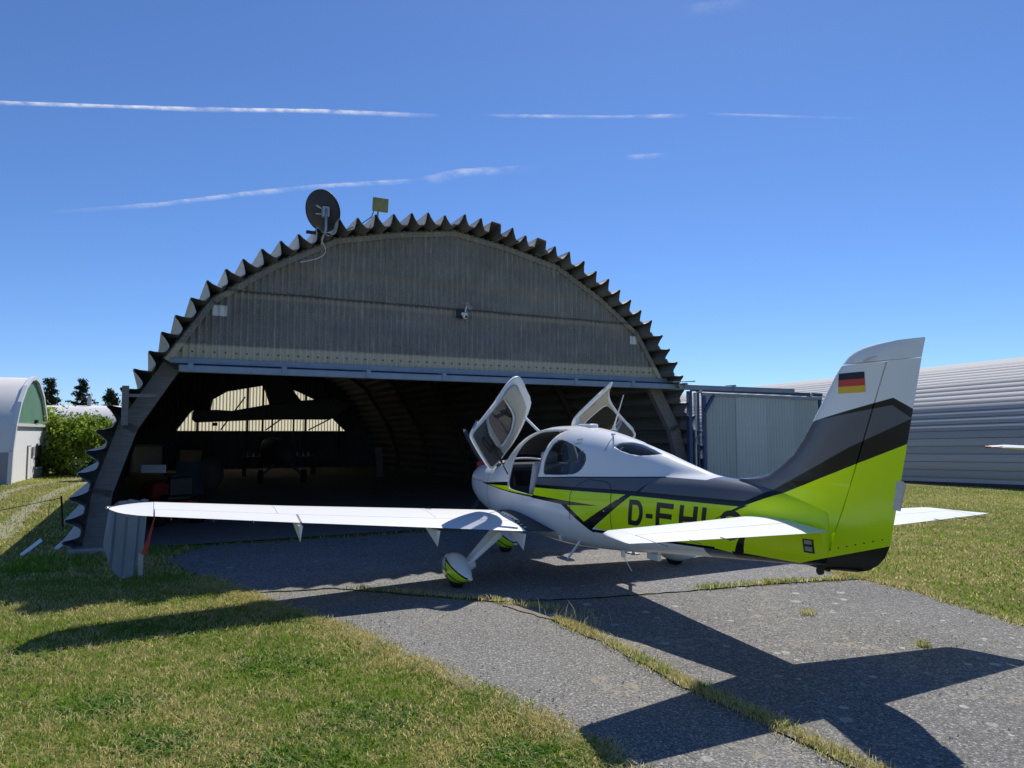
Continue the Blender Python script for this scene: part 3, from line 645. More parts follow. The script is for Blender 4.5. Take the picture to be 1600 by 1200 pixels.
# white tent hangar with green gable at the left
T0 = Vector((-18.98, 27.1, 0)); td = Vector((-.3878, .9218, 0)); ang = math.atan2(td.y, td.x)
tn_ = empty('tent_hangar', 'white fabric tent hangar with a green upper gable and pale wall at the left', 'tent hangar', T0, ang)
TG = [(0, 0), (.10, 1.24), (.45, 2.22), (1.05, 3.11), (1.85, 3.79), (2.7, 4.16), (3.4, 4.26), (4.1, 4.14), (5.1, 3.55), (5.85, 2.71), (6.35, 1.6), (6.72, 0)]
def tg_top(u):
    for (a, z0), (b, z1) in zip(TG, TG[1:]):
        if a <= u <= b: return z0+(z1-z0)*(u-a)/(b-a)
    return 0
M['tent'] = simple('white tent fabric', (.80, .76, .72), .6, var=.07, scale=1.5)
M['tent_grey'] = simple('grey trim and side shade', (.30, .31, .33), .7, var=.1)  # plain grey for door and shed roof, also the tent side's painted shade
M['green'] = simple('green tarpaulin', (.11, .25, .15), .65, var=.25, scale=2, bump=.4)
M['pale_wall'] = simple('pale rendered wall', (.84, .84, .86), .8, var=.06, scale=2)
V = []; F = []
n = len(TG)
for y in (0, 16): V += [(a, y, z) for a, z in TG]
F = [(k, k+1, k+1+n, k+n) for k in range(n-1)]; o = mesh('fabric_skin', V, F, M['tent'], tn_, True)
mb = MB()
for (a, b) in zip(TG, TG[1:]): mb.beam((a[0], -.03, a[1]), (b[0], -.03, b[1]), .14, .14)
mb.build('white_edge', M['white_matt'], tn_)
V = [(-.03, .02, 0), (.07, .02, 1.2), (.07, 16, 1.2), (-.03, 16, 0)]; mesh('side_shade', V, [(0, 1, 2, 3)], M['tent_grey'], tn_)  # grey strip along the lower tent side, its shadow put into the colour
def wallpoly(z0, z1):
    us = np.linspace(.05, 6.65, 40); V = []; F = []
    for u in us: V += [(u, .04, z0), (u, .04, max(z0+.001, min(z1, tg_top(u)-.03)))]
    return V, [(2*i, 2*i+2, 2*i+3, 2*i+1) for i in range(len(us)-1)]
V, F = wallpoly(0, 2.25); mesh('wall', V, F, M['pale_wall'], tn_)
V, F = wallpoly(2.3, 9); V = [(x, y-.03+.02*math.sin(x*3+z*2), z) for x, y, z in V]; mesh('green_gable', V, F, M['green'], tn_)
MB().box((.6, -.06, 2.2), (6.0, .03, 2.32)).build('gable_rail', M['white_matt'], tn_)
dw = MB().box((2.95, .0, 0), (3.5, .03, 1.42)).build('door', M['tent_grey'], tn_); MB().box((3.0, -.01, .03), (3.4, .01, 1.36)).build('door_leaf', M['pale_wall'], dw)
wd = MB().box((4.5, -.01, .45), (5.5, .035, 1.40)).build('window', M['screen'], tn_); MB().box((4.45, -.05, .38), (5.6, .0, .44)).build('sill', M['white_matt'], wd)
MB().box((3.8, -.02, .95), (4.1, .03, 1.35)).build('notice_board', M['trim_grey'], tn_)
MB().box((3.9, -.1, 2.36), (4.15, 0, 2.5)).build('lamp', M['black'], tn_)
# second tent farther back
t2 = empty('tent_hangar', 'second cream tent roof rising behind the bright green bush', 'tent hangar', (-23.6, 47, 0), ang-.25)
prof = [(0, 0), (.3, 1.5), (1.2, 2.9), (2.6, 3.65), (4, 3.85), (5.4, 3.65), (6.8, 2.9), (7.7, 1.5), (8, 0)]; n = len(prof)
mesh('fabric_skin', [(a, 0, z) for a, z in prof]+[(a, 16, z) for a, z in prof], [(k, k+1, k+1+n, k+n) for k in range(n-1)], M['tent'], t2, True)
V, F = extrude_poly(prof, -.02, .02); mesh('end_wall', V, F, M['pale_wall'], t2)
pb = empty('white_shed', 'small white shed wall glimpsed right of the round shrub', 'shed', (-21.2, 36.2, 0), -.3)
MB().box((0, 0, 0), (2.6, 2.2, 1.25)).build('wall', M['white_matt'], pb); MB().box((-.1, -.1, 1.25), (2.7, 2.3, 1.33)).build('roof', M['tent_grey'], pb); MB().box((.35, -.03, 0), (.42, 0, 1.2)).build('door_post', M['seam'], pb)
tag(MB().tube([(-29.6, 50, 0), (-29.6, 50, 4.5)], .13, 12).build('chimney_pipe', M['trim_grey']), 'pale chimney pipe between the two tallest pines and the hangar', 'chimney')
# rope fence post
fpst = empty('fence_post', 'thin dark fence post with a drooping rope on the left meadow', 'fence post', (-9.11, 14.65, 0))
MB().tube([(0, 0, 0), (-.06, 0, .66)], .018, 8).build('post', M['rubber'], fpst)
pts = []
for k in range(25):
    f = k/24; pts.append((-.05-4.2*f, -.6*f, .62-.75*math.sin(PI*f*.52)*.75+.02*f))
MB().tube(pts, .008, 5).build('rope', M['rope'], fpst); MB().tube([(-.28, -.02, .52), (-.30, 0, .28)], .006, 5).build('loose_end', M['rope'], fpst)

# ------------------------------------------------------------------ foliage
def leaves(name, P, size, mat, parent=None, flat=1.0):
    n = len(P); V = np.zeros((n, 4, 3)); a = RNG.normal(size=(n, 3)); a /= np.linalg.norm(a, axis=1)[:, None]
    b = RNG.normal(size=(n, 3)); b -= (b*a).sum(1)[:, None]*a; b /= np.linalg.norm(b, axis=1)[:, None]
    s = size*RNG.uniform(.5, 1.3, n)[:, None]; a = a*s; b = b*s*.5
    V[:, 0] = P-a; V[:, 1] = P+b; V[:, 2] = P+a; V[:, 3] = P-b
    me = bpy.data.meshes.new(name); me.vertices.add(n*4); me.vertices.foreach_set('co', V.ravel()); me.loops.add(n*4)
    me.loops.foreach_set('vertex_index', np.arange(n*4, dtype=np.int32)); me.polygons.add(n); me.polygons.foreach_set('loop_start', np.arange(0, n*4, 4, dtype=np.int32)); me.update(calc_edges=True)
    at = me.attributes.new('rnd', 'FLOAT', 'POINT'); at.data.foreach_set('value', np.repeat(np.clip(RNG.normal(.5, .25, n), 0, 1), 4).astype(np.float32))
    return link(name, me, mat, parent)
def bush(name, loc, w, d, h, mat, label, cat, n=9000, size=.07, nb=38):
    t_ = empty(name, label, cat, loc); C = []
    for k in range(nb):
        a = random.uniform(0, 2*PI); r_ = math.sqrt(random.random()); z = random.uniform(.12, .88); e = math.sqrt(max(.05, 1-abs(z-.42)**2*2.6))
        C.append((math.cos(a)*r_*w/2*e, math.sin(a)*r_*d/2*e, z*h*(1-.25*r_*r_)))
    C = np.array(C); i = RNG.integers(0, nb, n); rr = (h*.15)*RNG.random(n)**.45*(1+.9*(RNG.random(n) < .18)); dr_ = RNG.normal(size=(n, 3)); dr_ /= np.linalg.norm(dr_, axis=1)[:, None]
    P = C[i]+dr_*rr[:, None]*np.array([1.1, 1.1, .9]); P[:, 2] = np.abs(P[:, 2])
    leaves('foliage', P, size, mat, t_)
    mb = MB()
    for k in range(9): c = C[k]; mb.tube([(c[0]*.12, c[1]*.12, 0), (c[0]*.5, c[1]*.5, c[2]*.5), tuple(c)], [.05, .035, .012], 6)
    mb.build('stem', M['bark'], t_); return t_
bush('willow_bush', (-21.4, 34.0, 0), 4.6, 3.0, 3.5, M['leaf_bright'], 'tall bright green willow bush between the tent hangar and the arched hangar', 'bush', 22000, .10, 80)
bush('willow_bush', (-19.4, 33.1, 0), 1.9, 1.9, 3.0, M['leaf_bright'], 'right hand willow bush half hidden by the hangar wall', 'bush', 11000, .10, 44)
bush('round_shrub', (-17.1, 29.3, 0), 1.9, 1.5, 1.15, M['leaf_dark'], 'low round dark green shrub beside the dirt track', 'shrub', 6000, .055, 26)
def pine(loc, h, label, seed, spread=.36):
    t_ = empty('pine_tree', label, 'pine tree', loc, group='pines on the left horizon'); rg = random.Random(seed)
    MB().tube([(0, 0, 0), (.05, 0, h*.5), (0, .05, h*.97)], [h*.02, h*.013, .03], 7).build('trunk', M['bark'], t_)
    P = []; mb = MB(); nb = 60
    for k in range(nb):
        f = .30+.68*k/nb; z = h*f; L = h*spread*(1-f)**.75*rg.uniform(.55, 1.15)+.15; a = rg.uniform(0, 2*PI); L *= 1.5 if rg.random() < .12 else 1
        e = Vector((math.cos(a)*L, math.sin(a)*L, z+rg.uniform(-.02, .05)*h)); s = Vector((0, 0, z)); mb.tube([s, e], [.05, .015], 4)
        for q in range(95):
            f2 = rg.random()**.6; c = s.lerp(e, f2); P.append((c.x+rg.gauss(0, .20), c.y+rg.gauss(0, .20), c.z+rg.gauss(0, .13)+.1*f2))
    mb.build('branches', M['bark'], t_); leaves('needles', np.array(P), .17, M['needle'], t_)
pine((-74, 114, 0), 10.6, 'tall dark pine nearest the green tent gable', 1)
pine((-70, 116, 0), 10.4, 'broad crowned pine above the cream tent roof', 2, .34)
pine((-78, 120, 0), 8.2, 'lower pine peeping out beside the green gable', 6)
pine((-63, 112, 0), 8.6, 'sparse pine beside the saw toothed roof edge', 3, .40)
pine((-66, 118, 0), 7.0, 'short pine right of the pale chimney pipe', 4, .5)
pine((-61, 120, 0), 7.2, 'short dense pine partly hidden by the hangar teeth', 5, .5)
P = []
for k in range(26):
    cx = -95+k*3.4; P.append(np.c_[RNG.normal(cx, 2.2, 900), RNG.normal(138, 2, 900), np.abs(RNG.normal(2.4, 1.4, 900))])
o = leaves('distant_wood', np.vstack(P), .42, M['needle']); tag(o, 'dark belt of distant conifers on the left horizon', 'wood', None, 'stuff')

# neighbouring aircraft whose wing tip enters at the right
na = empty('parked_glider', 'white glider whose red tipped wing enters at the right edge above the lawn', 'glider', (14.10, 15.84, 0), TH-PI/2)
def airfoil(n=12, t=.14, camber=.02):
    xs = [(1-math.cos(PI*i/n))/2 for i in range(n+1)]
    def th(x): return 5*t*(.2969*math.sqrt(x)-.126*x-.3516*x*x+.2843*x**3-.1036*x**4)
    cb = lambda x: camber*4*x*(1-x)
    up = [(x, cb(x)+th(x)) for x in xs]; lo = [(x, cb(x)-th(x)) for x in xs]
    return up, lo
def af_at(x, t=.14, camber=.02):
    x = max(0, min(1, x)); th = 5*t*(.2969*math.sqrt(x)-.126*x-.3516*x*x+.2843*x**3-.1036*x**4); c = camber*4*x*(1-x); return c+th, c-th
def loft(secs, c0=0., c1=1., t=.14, n=14, cap=True, camber=.02):
    """secs: (y, xLE, xTE, zTE, zLE, tscale)"""
    V = []; F = []
    if c0 == 0: xs = [c1*(1-math.cos(PI*i/n))/2 for i in range(n+1)]
    else: xs = [c0+(c1-c0)*i/n for i in range(n+1)]
    for (y, le, te, zte, zle, ts) in secs:
        c = te-le; ring = []
        for x in xs: ring.append((x, af_at(x, t, camber)[0]))
        for x in xs[::-1]: ring.append((x, af_at(x, t, camber)[1]))
        for x, h in ring: V.append((le+x*c, y, zle+(zte-zle)*x+h*c*ts))
    m = 2*len(xs)
    for i in range(len(secs)-1):
        for k in range(m): F.append((i*m+k, i*m+(k+1) % m, (i+1)*m+(k+1) % m, (i+1)*m+k))
    if cap: F += [tuple(range(m)), tuple(range((len(secs)-1)*m, len(secs)*m))[::-1]]
    return V, F
def fix_normals(o):
    bm = bmesh.new(); bm.from_mesh(o.data); bmesh.ops.remove_doubles(bm, verts=bm.verts, dist=1e-5); bmesh.ops.recalc_face_normals(bm, faces=bm.faces); bm.to_mesh(o.data); bm.free(); return o
def shade(o, ang=.6):
    o.data.polygons.foreach_set('use_smooth', [True]*len(o.data.polygons)); o.data.update()
    try: o.data.set_sharp_from_angle(angle=ang)
    except Exception: pass
    return o
yc = -8.98
for s in (1, -1):
    V, F = loft([(s*.3, -.3, .62, 1.42, 1.44, 1), (s*3, -.22, .52, 1.55, 1.57, .9), (s*5.6, -.08, .42, 1.665, 1.68, .8), (s*6.08, .02, .38, 1.68, 1.69, .6), (s*6.18, .15, .33, 1.68, 1.685, .4)], t=.17, camber=.03)
    shade(fix_normals(mesh('wing', V, F, M['white'], na)))
    MB().box((.02, s*6.13-.03, 1.665), (.30, s*6.13+.06, 1.70)).build('wing_tip', M['red_plastic'], na, bevel=.01)
V, F = [], []
mb = MB().tube([(-1.75, 0, .95), (-1.6, 0, .97), (-1.1, 0, 1.05), (-.4, 0, 1.12), (.6, 0, 1.12), (1.6, 0, 1.12), (4.2, 0, 1.15)], [.02, .2, .38, .42, .36, .2, .1], 20); mb.build('fuselage', M['white'], na, True)
MB().box((3.7, -.03, 1.1), (4.3, .03, 2.2)).build('fin', M['white'], na, bevel=.02); MB().box((3.8, -1.3, 2.16), (4.25, 1.3, 2.21)).build('tailplane', M['white'], na, bevel=.015)
MB().tube([(-.3, -.08, .3), (-.3, .08, .3)], .3, 20).build('wheel', M['tyre'], na); MB().box((-.4, -.1, .3), (-.2, .1, .9)).build('gear_leg', M['white'], na)

# ------------------------------------------------------------------ the light aircraft
ac = empty('light_aircraft', 'white, grey and lime light aircraft with both doors raised and nose in the hangar mouth', 'aircraft', P_AIR, TH-PI/2)
ST = np.array([(.33,.93,1.38,.36,1.16),(.42,.84,1.42,.43,1.15),(.6,.75,1.45,.49,1.14),(1.0,.64,1.50,.56,1.12),(1.4,.56,1.53,.60,1.10),(2.0,.50,1.54,.64,1.08),(2.6,.47,1.54,.65,1.07),(3.0,.455,1.54,.64,1.07),(3.75,.48,1.53,.57,1.08),(4.4,.535,1.52,.48,1.10),(5.0,.60,1.51,.39,1.12),(5.6,.66,1.50,.31,1.14),(6.2,.715,1.46,.225,1.15),(6.7,.76,1.40,.15,1.14),(7.12,.80,1.30,.075,1.10)])
CN = np.array([(1.25,1.44,.40),(1.55,1.60,.55),(1.8,1.76,.60),(2.1,1.93,.62),(2.45,2.01,.615),(2.9,2.035,.595),(3.3,2.025,.56),(3.7,1.975,.51),(4.2,1.88,.43),(4.7,1.765,.34),(5.2,1.63,.235),(5.6,1.525,.13),(5.85,1.44,.05)])
def herm(xs, ys, x):
    m = np.gradient(ys, xs); x = min(max(x, xs[0]), xs[-1]); i = min(max(np.searchsorted(xs, x)-1, 0), len(xs)-2); h = xs[i+1]-xs[i]; t = (x-xs[i])/h
    return (2*t**3-3*t**2+1)*ys[i]+(t**3-2*t**2+t)*h*m[i]+(-2*t**3+3*t**2)*ys[i+1]+(t**3-t**2)*h*m[i+1]
def fsec(x, phi):
    zb, zt, hw, zc = [herm(ST[:, 0], ST[:, k], x) for k in (1, 2, 3, 4)]
    cs, sn = math.cos(phi), math.sin(phi); h = zt-zc if sn > 0 else zc-zb; n = 2.5 if sn > 0 else 2.4
    r1 = (abs(cs/hw)**n+abs(sn/h)**n)**(-1/n)
    if CN[0, 0] < x < CN[-1, 0] and sn > 0:
        ct, cw = [herm(CN[:, 0], CN[:, k], x) for k in (1, 2)]
        r2 = (abs(cs/cw)**2.4+abs(sn/(ct-zc))**2.4)**(-1/2.4)
        k = 45.0; m_ = max(r1, r2); r1 = m_+math.log(math.exp(k*(r1-m_))+math.exp(k*(r2-m_)))/k-.0*m_
        r1 -= .69/k*math.exp(-abs(0))*0
    return Vector((x, r1*cs, zc+r1*sn))
xs_ = list(np.linspace(.33, .6, 7))[:-1]+list(np.linspace(.6, 7.12, 120)); NP = 96
V = [fsec(x, 2*PI*k/NP) for x in xs_ for k in range(NP)]
F = [(i*NP+k, i*NP+(k+1) % NP, (i+1)*NP+(k+1) % NP, (i+1)*NP+k) for i in range(len(xs_)-1) for k in range(NP)]
nose_c = len(V); V.append(Vector((.30, 0, 1.16))); F += [((k+1) % NP, k, nose_c) for k in range(NP)]
F.append(tuple(range((len(xs_)-1)*NP, len(xs_)*NP)))
base = bmesh.new(); bv = [base.verts.new(v) for v in V]
for f in F: base.faces.new([bv[i] for i in f])
bmesh.ops.recalc_face_normals(base, faces=base.faces); BV = BVHTree.FromBMesh(base)

def ev(pt, poly):
    x, y = pt; c = False; n = len(poly)
    for i in range(n):
        x0, y0 = poly[i]; x1, y1 = poly[(i+1) % n]
        if (y0 > y) != (y1 > y) and x < (x1-x0)*(y-y0)/(y1-y0)+x0: c = not c
    return c
def cut(bm, poly, side, cond=None):
    """score bm along the (x,z) polygon on one side, return the faces inside"""
    x0 = min(p[0] for p in poly)-.12; x1 = max(p[0] for p in poly)+.12; z0 = min(p[1] for p in poly)-.12; z1 = max(p[1] for p in poly)+.12
    def near(f):
        c = f.calc_center_median(); return x0 < c.x < x1 and z0 < c.z < z1 and (side == 0 or c.y*side > -.02)
    n = len(poly)
    for i in range(n):
        a = Vector((poly[i][0], 0, poly[i][1])); b = Vector((poly[(i+1) % n][0], 0, poly[(i+1) % n][1])); d = b-a
        if d.length < 1e-5: continue
        m = .06
        fs = [f for f in bm.faces if near(f) and min(a.x, b.x)-m-.06 < f.calc_center_median().x < max(a.x, b.x)+m+.06 and min(a.z, b.z)-m-.06 < f.calc_center_median().z < max(a.z, b.z)+m+.06]
        geom = list({v for f in fs for v in f.verts})+list({e for f in fs for e in f.edges})+fs
        bmesh.ops.bisect_plane(bm, geom=geom, plane_co=a, plane_no=Vector((-d.z, 0, d.x)), dist=1e-5)
    out = []
    for f in bm.faces:
        c = f.calc_center_median()
        if near(f) and (side == 0 or c.y*side > 0) and ev((c.x, c.z), poly) and (cond is None or cond(c)): out.append(f)
    return out
def take(bm, faces, offset=0, delete=True):
    nb = bmesh.new(); mp = {}
    for f in faces:
        vs = []
        for v in f.verts:
            if v not in mp: mp[v] = nb.verts.new(v.co+v.normal*offset)
            vs.append(mp[v])
        try: nb.faces.new(vs)
        except ValueError: pass
    if delete: bmesh.ops.delete(bm, geom=faces, context='FACES')
    return nb
def bm_obj(name, bm, mats, parent, smooth=True, solid=0, rim=None, inner=None):
    bmesh.ops.recalc_face_normals(bm, faces=bm.faces) if False else None
    me = bpy.data.meshes.new(name); bm.to_mesh(me); bm.free(); o = link(name, me, mats, parent, smooth)
    if solid:
        s = o.modifiers.new('s', 'SOLIDIFY'); s.thickness = solid; s.offset = -1; s.use_rim = True
        if inner: s.material_offset = inner
        if rim: s.material_offset_rim = rim
    return o
def round_poly(pts, n=4, r=.25):
    out = []; N = len(pts)
    for i in range(N):
        p = Vector(pts[i]); a = p.lerp(Vector(pts[i-1]), r); b = p.lerp(Vector(pts[(i+1) % N]), r)
        for k in range(n+1):
            t_ = k/n; q = a*(1-t_)**2+p*2*t_*(1-t_)+b*t_*t_; out.append((q.x, q.y))
    return out
DOOR = [(2.17,1.24),(2.20,1.17),(2.27,1.14),(2.88,1.11),(2.95,1.13),(2.975,1.20),(2.98,1.35),(2.985,1.50),(3.0,1.68),(3.03,1.81),(3.08,1.90),(3.16,1.955),(3.27,1.985),(2.50,1.985),(2.38,1.945),(2.28,1.86),(2.215,1.74),(2.18,1.58),(2.165,1.40)]
DWIN = round_poly([(2.30,1.47),(2.93,1.45),(2.95,1.66),(2.93,1.80),(2.50,1.82),(2.36,1.70)], 3, .28)
DLIN = [(2.21,1.25),(2.235,1.19),(2.29,1.17),(2.86,1.145),(2.92,1.155),(2.94,1.22),(2.945,1.40),(2.955,1.62),(2.98,1.79),(3.02,1.87),(3.09,1.93),(3.16,1.955),(2.52,1.955),(2.41,1.92),(2.32,1.84),(2.26,1.73),(2.22,1.58),(2.205,1.40)]
QWIN = [(3.077,1.433),(3.062,1.55),(3.087,1.70),(3.124,1.80),(3.18,1.845),(3.25,1.852),(3.366,1.835),(3.617,1.77),(3.78,1.715),(3.86,1.67),(3.895,1.61),(3.89,1.55),(3.85,1.49),(3.78,1.445),(3.712,1.422),(3.46,1.402),(3.157,1.391),(3.10,1.40)]
TWIN = [(4.262,1.772),(4.30,1.815),(4.407,1.825),(4.56,1.80),(4.771,1.745),(4.93,1.697),(4.852,1.685),(4.72,1.675),(4.563,1.690),(4.394,1.727)]
WSH = [(1.44,1.56),(1.62,1.475),(1.86,1.475),(1.97,1.56),(2.06,1.72),(2.14,1.86),(2.24,1.95),(2.30,2.03),(2.30,2.3),(1.30,2.3),(1.30,1.62)]

# paint scheme: colour fields of the livery in side view
def paint_material():
    t = NT('aircraft paint'); tc = t.node("ShaderNodeTexCoord"); sp = t.node("ShaderNodeSeparateXYZ"); t.link(tc.outputs['Object'], sp.inputs[0]); X, Z = sp.outputs[0], sp.outputs[2]
    def mask(poly):
        cx = sum(p[0] for p in poly)/len(poly); cz = sum(p[1] for p in poly)/len(poly); m = None
        for i in range(len(poly)):
            (x0, z0), (x1, z1) = poly[i], poly[(i+1) % len(poly)]; nx, nz = -(z1-z0), (x1-x0)
            if nx*(cx-x0)+nz*(cz-z0) < 0: nx, nz = -nx, -nz
            d = t.math('MULTIPLY_ADD', X, nx, t.math('MULTIPLY_ADD', Z, nz, -(nx*x0+nz*z0))); g = t.math('GREATER_THAN', d, 0)
            m = g if m is None else t.math('MULTIPLY', m, g)
        return m
    GREY = (.125, .13, .145); BLK = (.012, .012, .015); LIME = (.72, .95, .010)
    c = (.86, .86, .85)
    layers = [
     (GREY, [(2.93,1.1),(2.93,1.345),(3.75,1.396),(5.2,1.462),(5.75,1.459),(5.75,1.1)]),
     (GREY, [(5.75,.5),(5.75,1.459),(6.957,2.033),(7.736,2.212),(8.2,1.92),(8.2,.5)]),
     (BLK, [(2.93,1.338),(2.93,1.350),(5.2,1.466),(5.2,1.452)]),
     (BLK, [(2.93,1.20),(2.93,1.252),(4.5,1.288),(6.39,1.296),(6.39,1.21)]),
     (BLK, [(6.30,1.29),(7.371,1.833),(7.868,2.046),(8.2,2.19),(8.2,.5),(6.3,.5)]),
     (BLK, [(7.05,2.05),(7.736,2.212),(7.724,2.155)]),
     (BLK, [(7.724,2.155),(7.736,2.212),(7.95,2.08),(7.95,1.985)]),
     (LIME, [(2.90,1.212),(4.736,1.245),(4.0,1.05),(2.90,1.09)]),
     (LIME, [(3.66,1.05),(4.0,1.2),(4.736,1.245),(3.983,.86)]),
     (BLK, [(2.9,1.117),(4.286,1.082),(3.66,1.043),(2.9,1.075)]),
     (BLK, [(3.57,1.052),(3.70,1.048),(4.12,.80),(4.126,.748),(4.06,.772)]),
     (BLK, [(3.97,.853),(4.75,1.26),(4.92,1.29),(4.09,.775)]),
     (BLK, [(4.85,1.275),(5.03,1.395),(4.925,1.285)]),
     (BLK, [(4.1,.742),(4.1,.79),(5.4,.83),(6.13,.82),(6.13,.780),(5.26,.770)]),
     (LIME, [(4.13,.79),(4.807,1.238),(6.26,1.24),(6.30,.80),(5.4,.803),(4.25,.775)]),
     (LIME, [(5.9,.80),(5.9,1.06),(6.33,1.262),(7.407,1.687),(7.84,1.857),(8.2,1.998),(8.2,.6)]),
     (BLK, [(5.92,1.072),(6.255,1.243),(6.36,1.262),(6.174,1.178)]),
     (BLK, [(6.1,.5),(6.1,.80),(6.81,.79),(6.81,.5)]),
     (BLK, [(6.81,.5),(6.81,.79),(7.646,1.048),(8.2,1.21),(8.2,.5)]),
     (BLK, [(6.27,1.0),(6.325,1.0),(6.24,.80),(6.13,.79)]),
     (BLK, [(.79,1.14),(2.95,1.30),(2.95,1.06),(2.3,1.098)]),
     (LIME, [(1.01,1.142),(2.93,1.215),(2.93,1.085),(2.3,1.115)]),
    ]
    for col, poly in layers: c = t.mix(mask(poly), c, col)
    n = t.noise(tc.outputs['Object'], 2.5, 4); n2 = t.noise(tc.outputs['Object'], 1.1, 2)
    vm = t.node("ShaderNodeVectorMath", operation='SCALE'); t.link(c, vm.inputs[0]); t.link(t.math('MULTIPLY_ADD', n, .10, .95), vm.inputs['Scale'])
    t.bsdf(vm.outputs[0], .2, 0, .28, t.bump(n2, .12, .05), .15); return t.m
M['paint'] = paint_material()
DOORP = [(2.17,1.24),(2.20,1.17),(2.27,1.14),(2.88,1.11),(2.95,1.13),(2.975,1.20),(2.98,1.35),(2.985,1.50),(3.0,1.68),(3.015,1.79),(3.02,1.86),(3.01,1.92),(2.97,1.965),(2.90,1.985),(2.50,1.985),(2.38,1.945),(2.28,1.86),(2.215,1.74),(2.18,1.58),(2.165,1.40)]
DLIN = [(2.21,1.25),(2.235,1.19),(2.29,1.17),(2.86,1.145),(2.92,1.155),(2.94,1.22),(2.945,1.40),(2.95,1.62),(2.97,1.78),(2.975,1.86),(2.96,1.91),(2.93,1.94),(2.88,1.955),(2.52,1.955),(2.41,1.92),(2.32,1.84),(2.26,1.73),(2.22,1.58),(2.205,1.40)]
def flatten(bm, side):
    if side > 0: return
    for v in bm.verts:
        if v.co.z > 1.6: v.co.y -= -side*.9*(v.co.z-1.6)**2*1.1; v.co.z += .48*max(0, v.co.z-1.6)+.9*max(0, v.co.z-1.8)
def carve(bm):
    for e in bm.edges: pass
fbm = base.copy()
R3 = Matrix(((0.43058147, 0.83844056, -0.33409134), (-0.59244356, 0.54181391, 0.59619486), (0.68088929, -0.05878019, 0.73002374)))
HP = Vector((2.45, -.22, 1.98)); TR = Vector((-.0915, -.1304, .1842))
Lm = Matrix.Translation(HP+TR) @ R3.to_4x4() @ Matrix.Translation(-HP)
MIR = Matrix.Diagonal((1, -1, 1, 1))
M['headliner'] = simple('headliner', (.30, .28, .24), .9)
M['cabin_dark'] = simple('cabin trim', (.03, .03, .034), .8)
DLIS = [(2.21,1.25),(2.235,1.19),(2.29,1.17),(2.86,1.145),(2.92,1.155),(2.94,1.22),(2.945,1.40),(2.955,1.62),(2.98,1.79),(3.02,1.87),(3.09,1.93),(3.16,1.955),(2.52,1.955),(2.41,1.92),(2.32,1.84),(2.26,1.73),(2.22,1.58),(2.205,1.40)]
DOORP = round_poly(DOORP, 2, .42); DLIN = round_poly(DLIN, 2, .42); DOOR = round_poly(DOOR, 2, .4)
for side, nm in ((-1, 'port'), (1, 'starboard')):
    fs = cut(fbm, DOOR, side); bmesh.ops.delete(fbm, geom=fs, context='FACES'); tmp = base.copy(); fs = cut(tmp, DOORP if side < 0 else DOOR, side); tmp.normal_update(); patch = take(tmp, fs); tmp.free()
    # door shell with its window cut out
    patch.normal_update()
    ws = cut(patch, DWIN, 0); gl = take(patch, ws, -.015); flatten(patch, side); flatten(gl, side)
    Wm = Lm if side < 0 else MIR @ Lm @ MIR
    d = bm_obj('door', patch, [M['paint'], M['white']], ac, True, .035, 1, 1); d.matrix_local = Wm
    g_ = bm_obj('door_window', gl, M['glass'], d)
    tmp = base.copy(); tmp.normal_update(); ls = cut(tmp, DLIN if side < 0 else DLIS, side); tmp.normal_update(); lin = take(tmp, ls, -.042); tmp.free()
    lin.normal_update(); ws2 = cut(lin, DWIN, 0); bmesh.ops.delete(lin, geom=ws2, context='FACES')
    low_ = [f.index for f in lin.faces]
    me_mi = []
    sc2 = cut(lin, [(2.1, 1.0), (3.4, 1.0), (3.4, 1.43), (2.1, 1.45)], 0)
    for f in lin.faces: f.material_index = 0
    for f in sc2: f.material_index = 1
    flatten(lin, side); bm_obj('door_liner', lin, [M['beige'], M['liner_dark']], d, True, .006)
    yy = lambda x, z, o: (BV.ray_cast(Vector((x, side*2, z)), Vector((0, -side, 0)))[0].y - side*o)
    MB().tube([(2.32, yy(2.32, 1.44, .06), 1.44), (2.5, yy(2.5, 1.40, .09), 1.40), (2.72, yy(2.72, 1.38, .09), 1.38), (2.93, yy(2.93, 1.43, .06), 1.43)], [.015, .035, .035, .015], 10).build('armrest', M['trim_grey'], d, True)
    MB().tube([(2.45, yy(2.45, 1.28, .07), 1.28), (2.75, yy(2.75, 1.26, .07), 1.26)], .022, 8).build('pull_handle', M['black'], d, True)
    MB().box((2.93, yy(2.93, 1.28, .0)-.012, 1.22), (2.99, yy(2.93, 1.28, .0)+.012, 1.36)).build('latch', M['chrome'], d, bevel=.004)
    # gas strut between door and sill, hinge arm at the roof
    p_in = Vector((2.12, side*.60, 1.33)); p_out = Wm @ Vector((2.50, yy(2.5, 1.35, .06), 1.35))
    MB().tube([p_in, p_in.lerp(p_out, .5)], .010, 8).tube([p_in.lerp(p_out, .45), p_out], .018, 8).build('door_strut', M['black'], ac, True)
    hq = Wm @ Vector((2.50, yy(2.5, 1.93, .02), 1.93)); h0 = Vector((2.50, side*.30, 1.955))
    MB().beam(h0, hq, .05, .03).build('hinge_arm', M['white'], ac, bevel=.006)
for side in (-1, 1):
    fs = cut(fbm, QWIN, side); fbm.normal_update(); w = take(fbm, fs, -.006)
    bm_obj('side_window', w, M['glass'], ac)
    fs = cut(fbm, TWIN, side, lambda c: abs(c.y) > .045); fbm.normal_update(); w = take(fbm, fs, -.006)
    bm_obj('rear_window', w, M['topglass'], ac)
fs = cut(fbm, WSH, 0); fbm.normal_update(); w = take(fbm, fs, -.004); bm_obj('windshield', w, M['glass'], ac)
fbm.normal_update(); fu = bm_obj('fuselage', fbm, [M['paint'], M['headliner'], M['white']], ac, True, .03, 2, 1)
